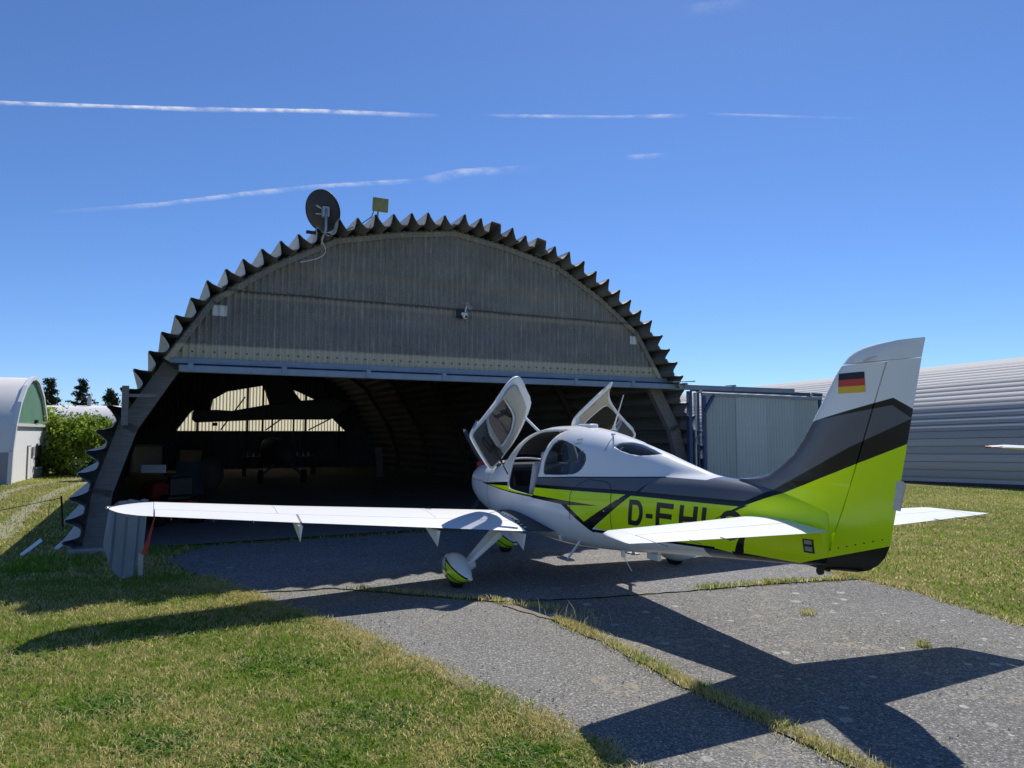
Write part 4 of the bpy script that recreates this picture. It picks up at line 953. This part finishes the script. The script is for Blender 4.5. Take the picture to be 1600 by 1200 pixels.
# decals: flat print following the skin
def decal(name, polys, side, mat, off=.0025, bvh=None, parent=None, step=.03):
    bm = bmesh.new(); bvh = bvh or BV
    for poly in polys:
        vs = [bm.verts.new((x, 0, z)) for x, z in poly]; f = bm.faces.new(vs); bmesh.ops.triangulate(bm, faces=[f])
    X0 = min(p[0] for q in polys for p in q); X1 = max(p[0] for q in polys for p in q); Z0 = min(p[1] for q in polys for p in q); Z1 = max(p[1] for q in polys for p in q)
    x = X0+step
    while x < X1: bmesh.ops.bisect_plane(bm, geom=bm.verts[:]+bm.edges[:]+bm.faces[:], plane_co=(x, 0, 0), plane_no=(1, 0, 0)); x += step
    z = Z0+step
    while z < Z1: bmesh.ops.bisect_plane(bm, geom=bm.verts[:]+bm.edges[:]+bm.faces[:], plane_co=(0, 0, z), plane_no=(0, 0, 1)); z += step
    bad = []
    for v in bm.verts:
        r_ = bvh.ray_cast(Vector((v.co.x, side*3, v.co.z)), Vector((0, -side, 0)))
        if r_[0] is None: bad.append(v); continue
        v.co = r_[0]+Vector((0, side*off, 0))
    bmesh.ops.delete(bm, geom=bad, context='VERTS')
    return bm_obj(name, bm, mat, parent or ac, True)
def stroke(pts, w):
    L = []; R_ = []
    P_ = [Vector(p) for p in pts]
    for i, p in enumerate(P_):
        d = (P_[min(i+1, len(P_)-1)]-P_[max(i-1, 0)]).normalized(); n = Vector((-d.y, d.x)); L.append(p+n*w/2); R_.append(p-n*w/2)
    return [[tuple(L[i]), tuple(L[i+1]), tuple(R_[i+1]), tuple(R_[i])] for i in range(len(P_)-1)]
def rect(x0, z0, x1, z1): return [(x0, z0), (x1, z0), (x1, z1), (x0, z1)]
def arcp(cx, cz, rx, rz, a0, a1, n=12): return [(cx+rx*math.cos(math.radians(a0+(a1-a0)*i/n)), cz+rz*math.sin(math.radians(a0+(a1-a0)*i/n))) for i in range(n+1)]
w_ = .055; H_ = .285
def letter(ch, W):
    if ch == 'D': return [rect(0, 0, w_, H_)]+stroke([(w_*.9, H_-w_/2)]+arcp(W-.11, H_/2, .11-w_/2, H_/2-w_/2, 90, -90, 14)+[(w_*.9, w_/2)], w_)
    if ch == '-': return [rect(0, H_*.36, W, H_*.53)]
    if ch == 'E': return [rect(0, 0, w_, H_), rect(w_, H_-w_, W, H_), rect(w_, H_*.42, W*.94, H_*.42+w_), rect(w_, 0, W, w_)]
    if ch == 'H': return [rect(0, 0, w_, H_), rect(W-w_, 0, W, H_), rect(w_, H_*.42, W-w_, H_*.42+w_)]
    if ch == 'L': return [rect(0, 0, w_, H_), rect(w_, 0, W, w_)]
    if ch == 'S':
        r1 = (W-w_)/2; q = (H_-w_)/4; cx = W/2
        return stroke(arcp(cx, H_-w_/2-q, r1, q, 10, 270, 18)+arcp(cx, w_/2+q, r1, q, 90, -170, 18)[1:], w_)
layout = [('D', .22, 4.755), ('-', .10, 5.02), ('E', .24, 5.165), ('H', .235, 5.49), ('L', .20, 5.78), ('S', .24, 6.01)]
for side in (-1, 1):
    for ch, W, x0 in layout:
        if side > 0: x0 = 4.755+6.25-x0-W
        polys = []
        for poly in letter(ch, W):
            q = []
            for px_, pz_ in poly:
                if side > 0: px_ = W-px_
                zz = .913+pz_*1.0; q.append((x0+px_+(.045*pz_/H_), zz))
            polys.append(q)
        decal('registration_letter', polys, side, M['navy_line'])
    bag = [(3.74,.86),(3.77,1.19),(3.80,1.25),(3.87,1.30),(4.03,1.376),(4.33,1.368),(4.43,1.34),(4.485,1.28),(4.495,1.20),(4.47,.80)]
    decal('baggage_door_seam', stroke(bag, .008), side, M['seam'], .003)
    decal('fuel_sump_dot', [arcp(4.62, 1.19, .012, .012, 0, 330, 11)], side, M['chrome'], .004)
    decal('fuel_sump_dot', [arcp(4.38, 1.03, .011, .011, 0, 330, 11)], side, M['chrome'], .004)
decal('cowl_seam', stroke([(1.38, .62), (1.39, 1.0), (1.40, 1.45)], .008), -1, M['seam'], .003)
decal('cowl_seam', stroke([(.62, 1.20), (1.0, 1.19), (1.38, 1.18)], .006), -1, M['seam'], .003)
decal('inspection_seam', stroke([(5.10, .88), (5.30, .88), (5.30, 1.02), (5.10, 1.02), (5.10, .88)], .005), 1, M['seam'], .003)
decal('static_port', [arcp(6.45, 1.10, .014, .014, 0, 330, 11)], -1, M['chrome'], .004)
for k in range(9): decal('cowl_fastener', [arcp(1.36, .70+k*.085, .007, .007, 0, 300, 6)], -1, M['chrome'], .004)
# cabin fittings
def shp(name, a, b, mat, bev=.04, parent=ac, rot=None, loc=None):
    o = MB().box(a, b).build(name, mat, parent); m_ = o.modifiers.new('b', 'BEVEL'); m_.width = bev; m_.segments = 4; m_.limit_method = 'NONE'
    o.data.polygons.foreach_set('use_smooth', [True]*6)
    if loc: o.location = loc
    if rot: o.rotation_euler = rot
    return o
MB().box((1.5, -.42, .66), (3.6, .42, .69)).build('cabin_floor', M['cabin_dark'], ac)
MB().box((1.78, -.50, .70), (1.98, .50, 1.44)).build('instrument_panel', M['cabin_dark'], ac, bevel=.03)
shp('glareshield', (1.45, -.50, 1.42), (2.02, .50, 1.485), M['liner_dark'], .03)
for y in (-.30, .06): MB().box((1.981, y-.16, 1.16), (1.99, y+.16, 1.38)).build('display', M['screen'], ac)
MB().box((1.98, -.1, .66), (2.5, .1, 1.02)).build('centre_console', M['cabin_dark'], ac, bevel=.03)
for y in (-.30, .30):
    st_ = shp('front_seat', (-.26, -.22, -.07), (.26, .22, .07), M['seat'], .06, loc=(2.38, y, .86), rot=(0, -.12, 0))
    bk = shp('backrest', (-.07, -.23, -.36), (.07, .23, .36), M['seat'], .06, parent=ac, loc=(2.66, y, 1.18), rot=(0, .26, 0)); bk.name = 'seat_back'
    shp('headrest', (-.05, -.12, -.08), (.05, .12, .08), M['seat'], .04, loc=(2.78, y, 1.60), rot=(0, .2, 0))
for y in (-.21, .21):
    shp('rear_seat', (-.24, -.24, -.07), (.24, .19, .07), M['cabin_dark'], .06, loc=(3.45, y, .88)); shp('rear_seat_back', (-.06, -.19, -.32), (.06, .19, .32), M['cabin_dark'], .06, loc=(3.64, y, 1.18), rot=(0, .22, 0))
shp('grab_handle', (2.62, -.16, 1.93), (2.78, -.13, 1.955), M['black'], .01)
# propeller and spinner
sp2 = MB().tube([(-.06+.0, 0, 1.16), (-.03, 0, 1.16), (.04, 0, 1.16), (.14, 0, 1.16), (.24, 0, 1.16), (.32, 0, 1.16)], [.01, .06, .11, .15, .17, .175], 28).build('spinner', M['white'], ac, True)
for ang_ in (240, 0, 120):
    a = math.radians(ang_); dv = Vector((0, math.cos(a), math.sin(a))); tv = Vector((0, -math.sin(a), math.cos(a))); V = []; F = []
    st2 = [(.15, .045, .04, 75), (.3, .06, .028, 52), (.55, .065, .016, 34), (.8, .055, .012, 24), (.93, .04, .008, 20), (.975, .015, .005, 18)]
    for r_, hw_, th_, tw in st2:
        tw = math.radians(tw); cdir = tv*math.cos(tw)+Vector((1, 0, 0))*math.sin(tw); nd_ = cdir.cross(dv)
        for k in range(10):
            b = 2*PI*k/10; V.append(Vector((.19, 0, 1.16))+dv*r_+cdir*math.cos(b)*hw_+nd_*math.sin(b)*th_)
    for i in range(len(st2)-1):
        for k in range(10): F.append((i*10+k, i*10+(k+1) % 10, (i+1)*10+(k+1) % 10, (i+1)*10+k))
    F.append(tuple(range(50, 60))); mi = [0]*30+[1]*20+[1]; mi = [0 if j < 40 else 1 for j in range(len(F))]
    fix_normals(mesh('propeller_blade', V, F, [M['black'], M['trim_grey']], ac, True, mi))
shp('intake_plug', (.40, -.34, 1.37), (.46, -.22, 1.46), M['red'], .01)
MB().tube([(1.2, -.28, .64), (1.32, -.28, .52), (1.42, -.28, .46)], .035, 12).build('exhaust_pipe', M['chrome'], ac, True)
# wings
def mirror(V): return [(x, -y, z) for x, y, z in V]
WS = [(-.93, 1.90, 3.335, .700, .745, 1), (-2.3, 2.01, 3.24, .818, .86, 1), (-3.69, 2.12, 3.144, .938, .972, 1), (-5.16, 2.27, 3.117, 1.082, 1.108, .95)]
TIP = [(-5.165, 2.27, 3.117, 1.082, 1.108, .95), (-5.30, 2.33, 3.10, 1.096, 1.122, .85), (-5.42, 2.47, 3.075, 1.115, 1.14, .7), (-5.50, 2.63, 3.05, 1.135, 1.155, .52), (-5.55, 2.80, 3.02, 1.155, 1.165, .35), (-5.57, 2.93, 3.0, 1.165, 1.17, .2)]
def lerp_sec(S, y):
    for a, b in zip(S, S[1:]):
        if b[0] <= y <= a[0]:
            f = (y-a[0])/(b[0]-a[0]); return (y,)+tuple(a[k]+(b[k]-a[k])*f for k in range(1, 6))
for s in (-1, 1):
    fx = (lambda V: V) if s < 0 else mirror
    def put(name, secs, c0, c1, mat=M['white'], t=.15):
        V, F = loft(secs, c0, c1, t); return shade(fix_normals(mesh(name, fx(V), F, mat, ac)), .7)
    put('wing', WS, 0, .735); put('wing_tip', TIP, 0, 1)
    fl = put('flap', [lerp_sec(WS, y) for y in (-.945, -2.3, -3.675)], .742, 1); al = put('aileron', [lerp_sec(WS, y) for y in (-3.70, -5.15)], .742, 1)
    RT = [(-.20, 1.80, 2.75, .62, .68, .9), (-.44, 1.82, 3.31, .665, .72, 1.02), (-.62, 1.84, 3.32, .672, .725, 1.03), (-.91, 1.90, 3.33, .697, .742, 1.0)]
    put('wing_walk', RT, 0, 1, M['walk'])
    # light dashes bordering the walkway
    def topz(y, x):
        q = lerp_sec(RT+[(-.93, 1.90, 3.335, .70, .745, 1), ], y) or RT[-1]; c = q[2]-q[1]; f = (x-q[1])/c; return q[4]+(q[3]-q[4])*f+af_at(f, .15)[0]*c*q[5]
    mb = MB(); mb2 = MB()
    for k in range(13):
        x = 2.05+k*.095; y = -.905; z = topz(y, x); mb.box((x, s*abs(y)-.012, z-.004), (x+.035, s*abs(y)+.012, z+.004))
        x = 2.15+k*.09; yy_ = -(.585-.012*k); mb2.box((x, s*abs(yy_)-.012, topz(-.62, x)-.004), (x+.035, s*abs(yy_)+.012, topz(-.62, x)+.03))
    mb.build('walkway_dashes', M['white'], ac); mb2.build('walkway_dashes', M['white'], ac)
    for y, x, L_, dz in ((-2.1, 2.85, .42, .20), (-.98, 2.95, .40, .21), (-3.69, 2.8, .36, .19)):
        q = lerp_sec(WS, y); V = [(x, y-.035, q[3]-.02), (x+L_, y-.02, q[3]-.035), (x+L_*.92, y, q[3]-dz-.03), (x, y+.035, q[3]-.02), (x+L_, y+.02, q[3]-.035)]
        fix_normals(mesh('flap_bracket', fx(V), [(0, 1, 2), (3, 2, 4), (0, 3, 4, 1), (0, 2, 3), (1, 4, 2)], M['white'], ac))
    o = MB().tube([(2.80, s*5.555, 1.168), (2.93, s*5.59, 1.172), (3.02, s*5.585, 1.17)], [.008, .016, .008], 8).build('navigation_light', M['chrome'], ac, True)
    for y_, x0_, x1_ in ((-2.0, 1.995, 2.9), (-3.9, 2.15, 2.88)):
        q = lerp_sec(WS, y_); c_ = q[2]-q[1]; zz = lambda x: q[4]+(q[3]-q[4])*((x-q[1])/c_)+af_at((x-q[1])/c_, .15)[0]*c_
        mb = MB(); xs3 = np.linspace(x0_, x1_, 12)
        for a_, b_ in zip(xs3, xs3[1:]): mb.add([(a_, s*abs(y_)-.003, zz(a_)+.0008), (b_, s*abs(y_)-.003, zz(b_)+.0008), (b_, s*abs(y_)+.003, zz(b_)+.0008), (a_, s*abs(y_)+.003, zz(a_)+.0008)], [(0, 1, 2, 3)])
        mb.build('skin_seam', M['trim_grey'], ac)
    q = lerp_sec(WS, -1.9); c_ = q[2]-q[1]; x_ = 2.35; z_ = q[4]+(q[3]-q[4])*((x_-q[1])/c_)+af_at((x_-q[1])/c_, .15)[0]*c_
    MB().tube([(x_, s*1.9, z_-.002), (x_, s*1.9, z_+.003)], .045, 20).build('fuel_cap', M['chrome'], ac)
    mb = MB()
    for y_, xe, ze in ((-4.2, 3.132, .99), (-4.6, 3.127, 1.028), (-5.0, 3.12, 1.066), (-5.4, 3.08, 1.112)): mb.tube([(xe-.01, s*abs(y_), ze), (xe+.13, s*abs(y_), ze-.02)], .0035, 5)
    for y_ in (-1.3, -1.6, -1.9): mb.tube([(7.17, s*abs(y_), 1.142), (7.29, s*abs(y_), 1.13)], .003, 5)
    mb.build('static_wicks', M['black'], ac)
    # gear
    lg = MB(); lg.add([(2.78, s*1.18, .70), (3.04, s*1.18, .68), (3.03, s*1.66, .27), (2.88, s*1.66, .27), (2.78, s*1.12, .64), (3.04, s*1.12, .62), (3.03, s*1.66, .215), (2.88, s*1.66, .215)], [(3, 2, 1, 0), (4, 5, 6, 7), (0, 1, 5, 4), (1, 2, 6, 5), (2, 3, 7, 6), (3, 0, 4, 7)])
    o = lg.build('gear_leg', M['white'], ac); b = o.modifiers.new('b', 'BEVEL'); b.width = .03; b.segments = 3; b.limit_method = 'NONE'; fix_normals(o)
    MB().tube([(2.95, s*1.50, .29), (2.95, s*1.60, .26), (2.95, s*1.70, .24)], [.06, .08, .11], 16).build('leg_fairing', M['white'], ac, True)
    wh = MB().tube([(2.93, s*1.68, .17), (2.93, s*1.78, .17)], .165, 24).build('main_wheel', M['tyre'], ac, True)
# wheel pants
def pant_material(name, yc_, sgn, x0, both=False):
    t = NT(name); tc = t.node("ShaderNodeTexCoord"); sp = t.node("ShaderNodeSeparateXYZ"); t.link(tc.outputs['Object'], sp.inputs[0]); X, Y, Z = sp.outputs
    xr = t.math('SUBTRACT', X, x0)
    def line(xa, za, xb, zb):     # positive above the line a->b
        k = (zb-za)/(xb-xa); return t.math('SUBTRACT', Z, t.math('MULTIPLY_ADD', xr, k, za-k*xa))
    lA = line(.0, .27, .42, .15); lB = line(.28, .33, .78, .16); xs2 = t.math('SUBTRACT', xr, t.math('MULTIPLY_ADD', Z, -.25, .38))
    lowA = t.math('LESS_THAN', lA, 0); lowB = t.math('MULTIPLY', t.math('LESS_THAN', lB, 0), t.math('GREATER_THAN', xs2, 0))
    lime = t.math('MAXIMUM', lowA, lowB)
    near = t.math('LESS_THAN', t.math('ABSOLUTE', lA), .012); nearB = t.math('MULTIPLY', t.math('LESS_THAN', t.math('ABSOLUTE', lB), .012), t.math('GREATER_THAN', xs2, -.03)); nearX = t.math('MULTIPLY', t.math('LESS_THAN', t.math('ABSOLUTE', xs2), .014), t.math('LESS_THAN', lB, .01))
    bl = t.math('MAXIMUM', t.math('MAXIMUM', near, nearB), nearX)
    c = t.mix(lime, (.78, .78, .78), (.72, .95, .010)); c = t.mix(bl, c, (.015, .015, .015)); c = t.mix(t.math('LESS_THAN', Z, .055), c, (.02, .02, .02))
    if not both: c = t.mix(t.math('GREATER_THAN', t.math('MULTIPLY', t.math('SUBTRACT', Y, yc_), sgn), 0), (.72, .72, .72), c)
    t.bsdf(c, .25, 0, .5, None, .5); return t.m
def pant(name, xc, yc_, mat, L_=.82, Wd=.125, Hh=.40):
    secs = [(0, .01, .20, .20), (.03, .05, .15, .26), (.10, .085, .09, .33), (.22, .115, .045, .385), (.36, .125, .035, Hh), (.5, .12, .04, .38), (.62, .10, .065, .32), (.72, .075, .10, .25), (.79, .045, .13, .20), (.82, .012, .15, .175)]
    V = []; F = []; n = 20; k_ = L_/.82
    for x, hw_, z0, z1 in secs:
        for j in range(n):
            a = 2*PI*j/n; V.append((xc-.42*k_+x*k_, yc_+hw_*Wd/.125*math.copysign(abs(math.cos(a))**.8, math.cos(a)), (z0+z1)/2+(z1-z0)/2*math.copysign(abs(math.sin(a))**.8, math.sin(a))))
    for i in range(len(secs)-1):
        for j in range(n): F.append((i*n+j, i*n+(j+1) % n, (i+1)*n+(j+1) % n, (i+1)*n+j))
    F += [tuple(range(n)), tuple(range((len(secs)-1)*n, len(secs)*n))]
    o = fix_normals(mesh(name, V, F, mat, ac, True))
    o.location.z = .03
    hub = MB(); hub.tube([(xc-.06, yc_-Wd-.004, .19), (xc-.06, yc_-Wd+.02, .19)], .018, 10); hub.build('valve_hole', M['black'], o); MB().box((xc+.385*k_, yc_-.02, .14), (xc+.44*k_, yc_+.02, .165)).build('tie_lug', M['white'], o)
    return o
pant('wheel_fairing', 2.95, -1.73, pant_material('left fairing paint', -1.73, -1, 2.53))
pant('wheel_fairing', 2.95, 1.73, pant_material('right fairing paint', 1.73, 1, 2.53))
pant('wheel_fairing', .80, 0, pant_material('nose fairing paint', 0, 1, .40, True), .74, .11, .38)
MB().tube([(.80, 0, .17-.0), (.80, 0, .17)], .01).build('axle', M['chrome'], ac) if False else None
MB().tube([(.80, -.05, .155), (.80, .05, .155)], .15, 24).build('nose_wheel', M['tyre'], ac, True)
MB().tube([(.78, 0, .36), (.92, 0, .62), (1.0, 0, .74)], [.035, .04, .05], 12).build('nose_leg', M['white'], ac, True)
# tail
for s in (-1, 1):
    fx = (lambda V: V) if s < 0 else mirror
    HS = [(-.04, 6.26, 7.23, 1.115, 1.13, 1), (-1.0, 6.42, 7.205, 1.13, 1.135, 1), (-1.93, 6.565, 7.18, 1.145, 1.145, 1)]
    HT = [(-1.935, 6.565, 7.18, 1.145, 1.145, 1), (-2.0, 6.62, 7.178, 1.147, 1.145, .8), (-2.06, 6.76, 7.176, 1.149, 1.147, .55), (-2.11, 6.95, 7.174, 1.15, 1.15, .4), (-2.15, 7.12, 7.172, 1.151, 1.151, .25)]
    def put(name, secs, c0, c1, mat=M['white'], t=.10):
        V, F = loft(secs, c0, c1, t, camber=0); return shade(fix_normals(mesh(name, fx(V), F, mat, ac)), .7)
    put('tailplane', HS, 0, .60); put('elevator', [lerp_sec(HS, y) for y in (-.16, -1.0, -1.92)], .612, 1); put('tailplane_tip', HT, 0, 1)
LE = [(1.10,5.9),(1.49,6.05),(1.505,6.22),(1.54,6.40),(1.60,6.53),(1.74,6.73),(1.88,6.85),(2.03,6.95),(2.28,7.11),(2.42,7.20),(2.50,7.265)]
LEt = [(2.512,7.275),(2.56,7.32),(2.60,7.38),(2.625,7.44),(2.645,7.52),(2.655,7.62),(2.662,7.72)]
def interp(T, z):
    for (a, x0), (b, x1) in zip(T, T[1:]):
        if a <= z <= b: return x0+(x1-x0)*(z-a)/(b-a)
    return T[-1][1] if z > T[-1][0] else T[0][1]
def hinge(z): return 7.06+(7.70-7.06)*(z-.78)/(2.51-.78)
TEc = [(.78,7.20),(.80,7.36),(.83,7.46),(.88,7.535),(.95,7.60),(1.05,7.648),(2.51,7.965),(2.65,8.0)]
def vloft(zs, xa, xb, half_t, name, nx=10, rear=False):
    """symmetric vertical surface from xa(z) to xb(z); half_t(f,z) thickness"""
    V = []; F = []
    for z in zs:
        a, b = xa(z), xb(z)
        xs = [a+(b-a)*(1-math.cos(PI*i/nx))/2 if not rear else a+(b-a)*i/nx for i in range(nx+1)]
        for i, x in enumerate(xs): V.append((x, -half_t(x, z), z))
        for x in xs[::-1]: V.append((x, half_t(x, z), z))
    m = 2*(nx+1)
    for i in range(len(zs)-1):
        for k in range(m): F.append((i*m+k, i*m+(k+1) % m, (i+1)*m+(k+1) % m, (i+1)*m+k))
    F += [tuple(range(m)), tuple(range((len(zs)-1)*m, len(zs)*m))]
    return shade(fix_normals(mesh(name, V, F, M['paint'], ac)), .7)
def ft(x, z):
    if z > 1.49: le = interp(LE+LEt, z)
    else: le = interp(LE, z)
    te = interp(TEc, z); c = te-le; f = max(0, min(1, (x-le)/c)); tmax = .058 if z > 1.6 else .058+.05*(1.6-max(z, 1.0))/.6
    return max(.0015, tmax*2*(1.45*math.sqrt(f)-.63*f-1.758*f*f+1.4215*f**3-.5*f**4))
zs = [1.10, 1.3, 1.42, 1.49, 1.505, 1.52, 1.54, 1.57, 1.60, 1.67, 1.74, 1.81, 1.88, 1.96, 2.03, 2.15, 2.28, 2.36, 2.42, 2.50]
vloft(zs, lambda z: interp(LE, z), hinge, ft, 'fin', 16)
def rt(x, z):
    h_ = hinge(z); te = interp(TEc, z); f = (x-h_)/max(.05, te-h_); b0 = ft(h_, z) if z > 1.1 else .062; return max(.003, b0*(1-f)+.0)
vloft([.782, .80, .83, .88, .95, 1.05, 1.3, 1.6, 1.9, 2.2, 2.508], lambda z: hinge(z)+.012, lambda z: interp(TEc, z), rt, 'rudder', 8, True)
vloft([2.512, 2.56, 2.60, 2.625, 2.645, 2.655, 2.662], lambda z: interp(LEt, z), lambda z: interp(TEc, z), lambda x, z: ft(x, z)*max(.25, 1-((z-2.51)/.17)**3), 'rudder_cap', 14)
# flags on the fin, tab, placard, rivets
fb = bmesh.new()
for o in bpy.data.objects:
    if o.name.startswith(('fin', 'rudder')) and o.parent == ac: fb.from_mesh(o.data)
FBV = BVHTree.FromBMesh(fb)
for side in (-1, 1):
    x0, x1, z0, z1 = 7.262, 7.515, 2.266, 2.434; h3 = (z1-z0)/3
    fl = decal('flag', [rect(x0, z0+2*h3, x1, z1)], side, M['black'], .003, FBV, ac, .05)
    for k, m_ in ((1, 'flag_red'), (0, 'gold')):
        s2_ = decal('flag_stripe', [rect(x0, z0+k*h3, x1, z0+(k+1)*h3)], side, M[m_], .003, FBV, fl, .05)
    mb = MB()
    for k in range(7):
        x = 7.14+k*.075; z = .925+.303*(x-7.08)*1.0+.012; y = rt(x, z)
        mb.box((x-.005, side*y-.004, z-.005), (x+.005, side*y+.004, z+.005))
    mb.build('rivets', M['black'], ac)
decal('placard', [rect(6.90, .90, 7.0, 1.02)], -1, M['black'], .004); decal('placard_label', [rect(6.915, .975, 6.985, 1.01)], -1, M['trim_grey'], .006); decal('placard_label', [rect(6.915, .915, 6.985, .955)], -1, M['trim_grey'], .006)
MB().box((7.70, .0, 1.34), (7.73, .010, 1.36)).build('trim_tab', M['trim_grey'], ac)
MB().add([(7.66, -.004, 1.34), (7.745, -.004, 1.33), (7.80, -.004, 1.54), (7.775, -.004, 1.56), (7.70, -.004, 1.56), (7.66, .004, 1.34), (7.745, .004, 1.33), (7.80, .004, 1.54), (7.775, .004, 1.56), (7.70, .004, 1.56)], [(0, 1, 2, 3, 4), (9, 8, 7, 6, 5), (0, 5, 6, 1), (1, 6, 7, 2), (2, 7, 8, 3), (3, 8, 9, 4), (4, 9, 5, 0)]).build('trim_tab_plate', M['galv'], ac)
MB().tube([(7.50, -.06, 2.505), (7.62, -.10, 2.54), (7.66, -.10, 2.545)], .006, 6).build('hinge_wire', M['chrome'], ac)
MB().beam((6.84, 0, .80), (7.08, 0, .775), .025, .04).tube([(6.98, -.012, .745), (6.98, .012, .745)], .035, 14).build('tail_skid', M['black'], ac)
# antennas, lights, steps
MB().tube([(3.95, -.03, 2.0-.03), (3.95, -.03, 2.03)], [.035, .012], 10).tube([(3.95, -.03, 2.02), (4.16, -.03, 2.40)], [.010, .006], 8).build('whip_antenna', M['white'], ac, True)
decal('canopy_seam', stroke([(4.05, 1.93), (4.12, 1.85), (4.15, 1.78), (4.155, 1.72)], .008), -1, M['seam'], .003)
shp('roof_antenna', (3.16, -.07, 2.01), (3.46, .07, 2.055), M['white'], .02)
decal('vent_cover', [[(3.585, 1.85), (3.665, 1.865), (3.69, 1.815), (3.62, 1.80)]], -1, M['white_matt'], .012); decal('vent_cover_edge', stroke([(3.585, 1.85), (3.665, 1.865), (3.69, 1.815), (3.62, 1.80), (3.60, 1.80)], .006), -1, M['seam'], .013)
for s in (-1, 1):
    MB().beam((3.76, s*.42, .60), (3.60, s*.50, .37), .045, .02).build('step_strut', M['white'], ac, bevel=.005); MB().box((3.40, s*.50-.05, .345), (3.68, s*.50+.05, .365)).build('step_plate', M['trim_grey'], ac, bevel=.005)
    MB().beam((3.34, s*.47, .62), (3.38, s*.47, .55), .03, .012).build('fuel_drain', M['white'], ac)
MB().beam((4.06, 0, .50), (4.09, 0, .42), .05, .02).tube([(4.09, 0, .42), (4.25, 0, .28)], .005, 6).build('belly_antenna', M['white'], ac)
MB().box((4.58, -.03, .48), (4.78, .03, .56)).build('belly_blade', M['white_matt'], ac, bevel=.01)

st = MB()
pts = [air(3.12, -5.15, 1.08), air(3.15, -5.17, 1.0), air(3.2, -5.2, .86), air(3.23, -5.24, .72)]
ws2 = [.01, .018, .03, .055]
V = []; F = []
for p, w in zip(pts, ws2): V += [p-R_AX*w/2-A_AX*.004, p+R_AX*w/2-A_AX*.004, p+R_AX*w/2+A_AX*.004, p-R_AX*w/2+A_AX*.004]
for i in range(3):
    for k in range(4): F.append((i*4+k, i*4+(k+1) % 4, (i+1)*4+(k+1) % 4, (i+1)*4+k))
F += [(0, 1, 2, 3), (15, 14, 13, 12)]
tag(mesh('warning_streamer', V, F, M['red']), 'red warning streamer hanging from the left aileron near the wing tip', 'streamer')

# ------------------------------------------------------------------ contrails, 3 km up
def trail_mat(name, strength, seed):
    t = NT(name); tc = t.node("ShaderNodeTexCoord"); mp = t.node("ShaderNodeMapping"); mp.inputs['Location'].default_value = (seed*7.1, seed*3.3, 0); t.link(tc.outputs['Object'], mp.inputs[0])
    n1 = t.noise(mp.outputs[0], .0055, 5, .6); n2 = t.noise(mp.outputs[0], .0016, 3, .5)
    at = t.node("ShaderNodeAttribute"); at.attribute_name = 'core'
    k = t.math('MULTIPLY', t.math('MULTIPLY', at.outputs['Fac'], t.ramp(n1, .22, .68)), t.math('MULTIPLY_ADD', t.ramp(n2, .35, .6), .6, .4))
    k = t.math('MULTIPLY', k, strength, clamp=True)
    d = t.node("ShaderNodeBsdfDiffuse"); d.inputs[0].default_value = (.95, .95, .95, 1); tr = t.node("ShaderNodeBsdfTranslucent"); tr.inputs[0].default_value = (.95, .95, .95, 1)
    m1 = t.node("ShaderNodeMixShader"); m1.inputs[0].default_value = .6; t.link(d.outputs[0], m1.inputs[1]); t.link(tr.outputs[0], m1.inputs[2])
    tp = t.node("ShaderNodeBsdfTransparent"); m = t.node("ShaderNodeMixShader"); t.link(k, m.inputs[0]); t.link(tp.outputs[0], m.inputs[1]); t.link(m1.outputs[0], m.inputs[2]); t.link(m.outputs[0], t.out.inputs[0]); return t.m
def trail(pts, w, strength, label, seed, taper=(0, 0)):
    fine = []; core = []; V = []; F = []
    P_ = [Vector((*p, 3000)) for p in pts]; L = [(b-a).length for a, b in zip(P_, P_[1:])]; tot = sum(L); n = max(12, int(tot/40)); rg = random.Random(seed)
    NC = 9; wob = 0
    for i in range(n+1):
        s = tot*i/n; f = i/n; q = s
        for a, b, l in zip(P_, P_[1:], L):
            if q <= l+1e-3: break
            q -= l
        p = a.lerp(b, min(1, q/l)); d = (b-a).normalized(); nr = Vector((-d.y, d.x, 0)); wob = wob*.8+rg.uniform(-.12, .12); ww = w*(1+wob)
        e = min(1, f/max(.001, taper[0]) if taper[0] else 1, (1-f)/max(.001, taper[1]) if taper[1] else 1)
        for k in range(NC):
            c = -1+2*k/(NC-1); V.append(p+nr*c*ww+Vector((0, 0, (1-c*c)*w*.35))); core.append(max(0, (1-abs(c)**1.3))*e)
    for i in range(n):
        for k in range(NC-1): F.append((i*NC+k, i*NC+k+1, (i+1)*NC+k+1, (i+1)*NC+k))
    o = mesh('contrail', V, F, trail_mat('contrail vapour', strength, seed), None, True)
    at = o.data.attributes.new('core', 'FLOAT', 'POINT'); at.data.foreach_set('value', core); tag(o, label, 'contrail')
trail([(-4900, 6296), (-4663, 6314), (-2972, 6443), (-1794, 6483), (-668, 6591)], 48, 1.25, 'long crisp white contrail crossing the upper left sky', 1, (0, .25))
trail([(-260, 6577), (913, 6605), (1660, 6577)], 40, .85, 'middle contrail segment above the right half of the hangar roof', 2, (.3, .1))
trail([(1820, 6536), (3369, 6646)], 32, .35, 'faint contrail remnant farthest right in the line', 3, (.2, .5))
trail([(-6405, 9607), (-4636, 9222), (-3210, 8768), (-2345, 8535), (-1060, 8325)], 85, .62, 'slanting lower contrail rising to the satellite dish', 4, (.5, .08))
trail([(-1090, 8377), (-593, 8082), (300, 7942)], 130, .50, 'broad fluffy contrail piece right of the flat antenna', 5, (.1, .5))
trail([(1240, 7619), (1700, 7547)], 80, .35, 'tiny faint wisp right of the middle contrail', 6, (.3, .3))
trail([(1150, 4930), (1700, 4790)], 110, .16, 'pale streak at the top right of the sky', 7, (.4, .4))
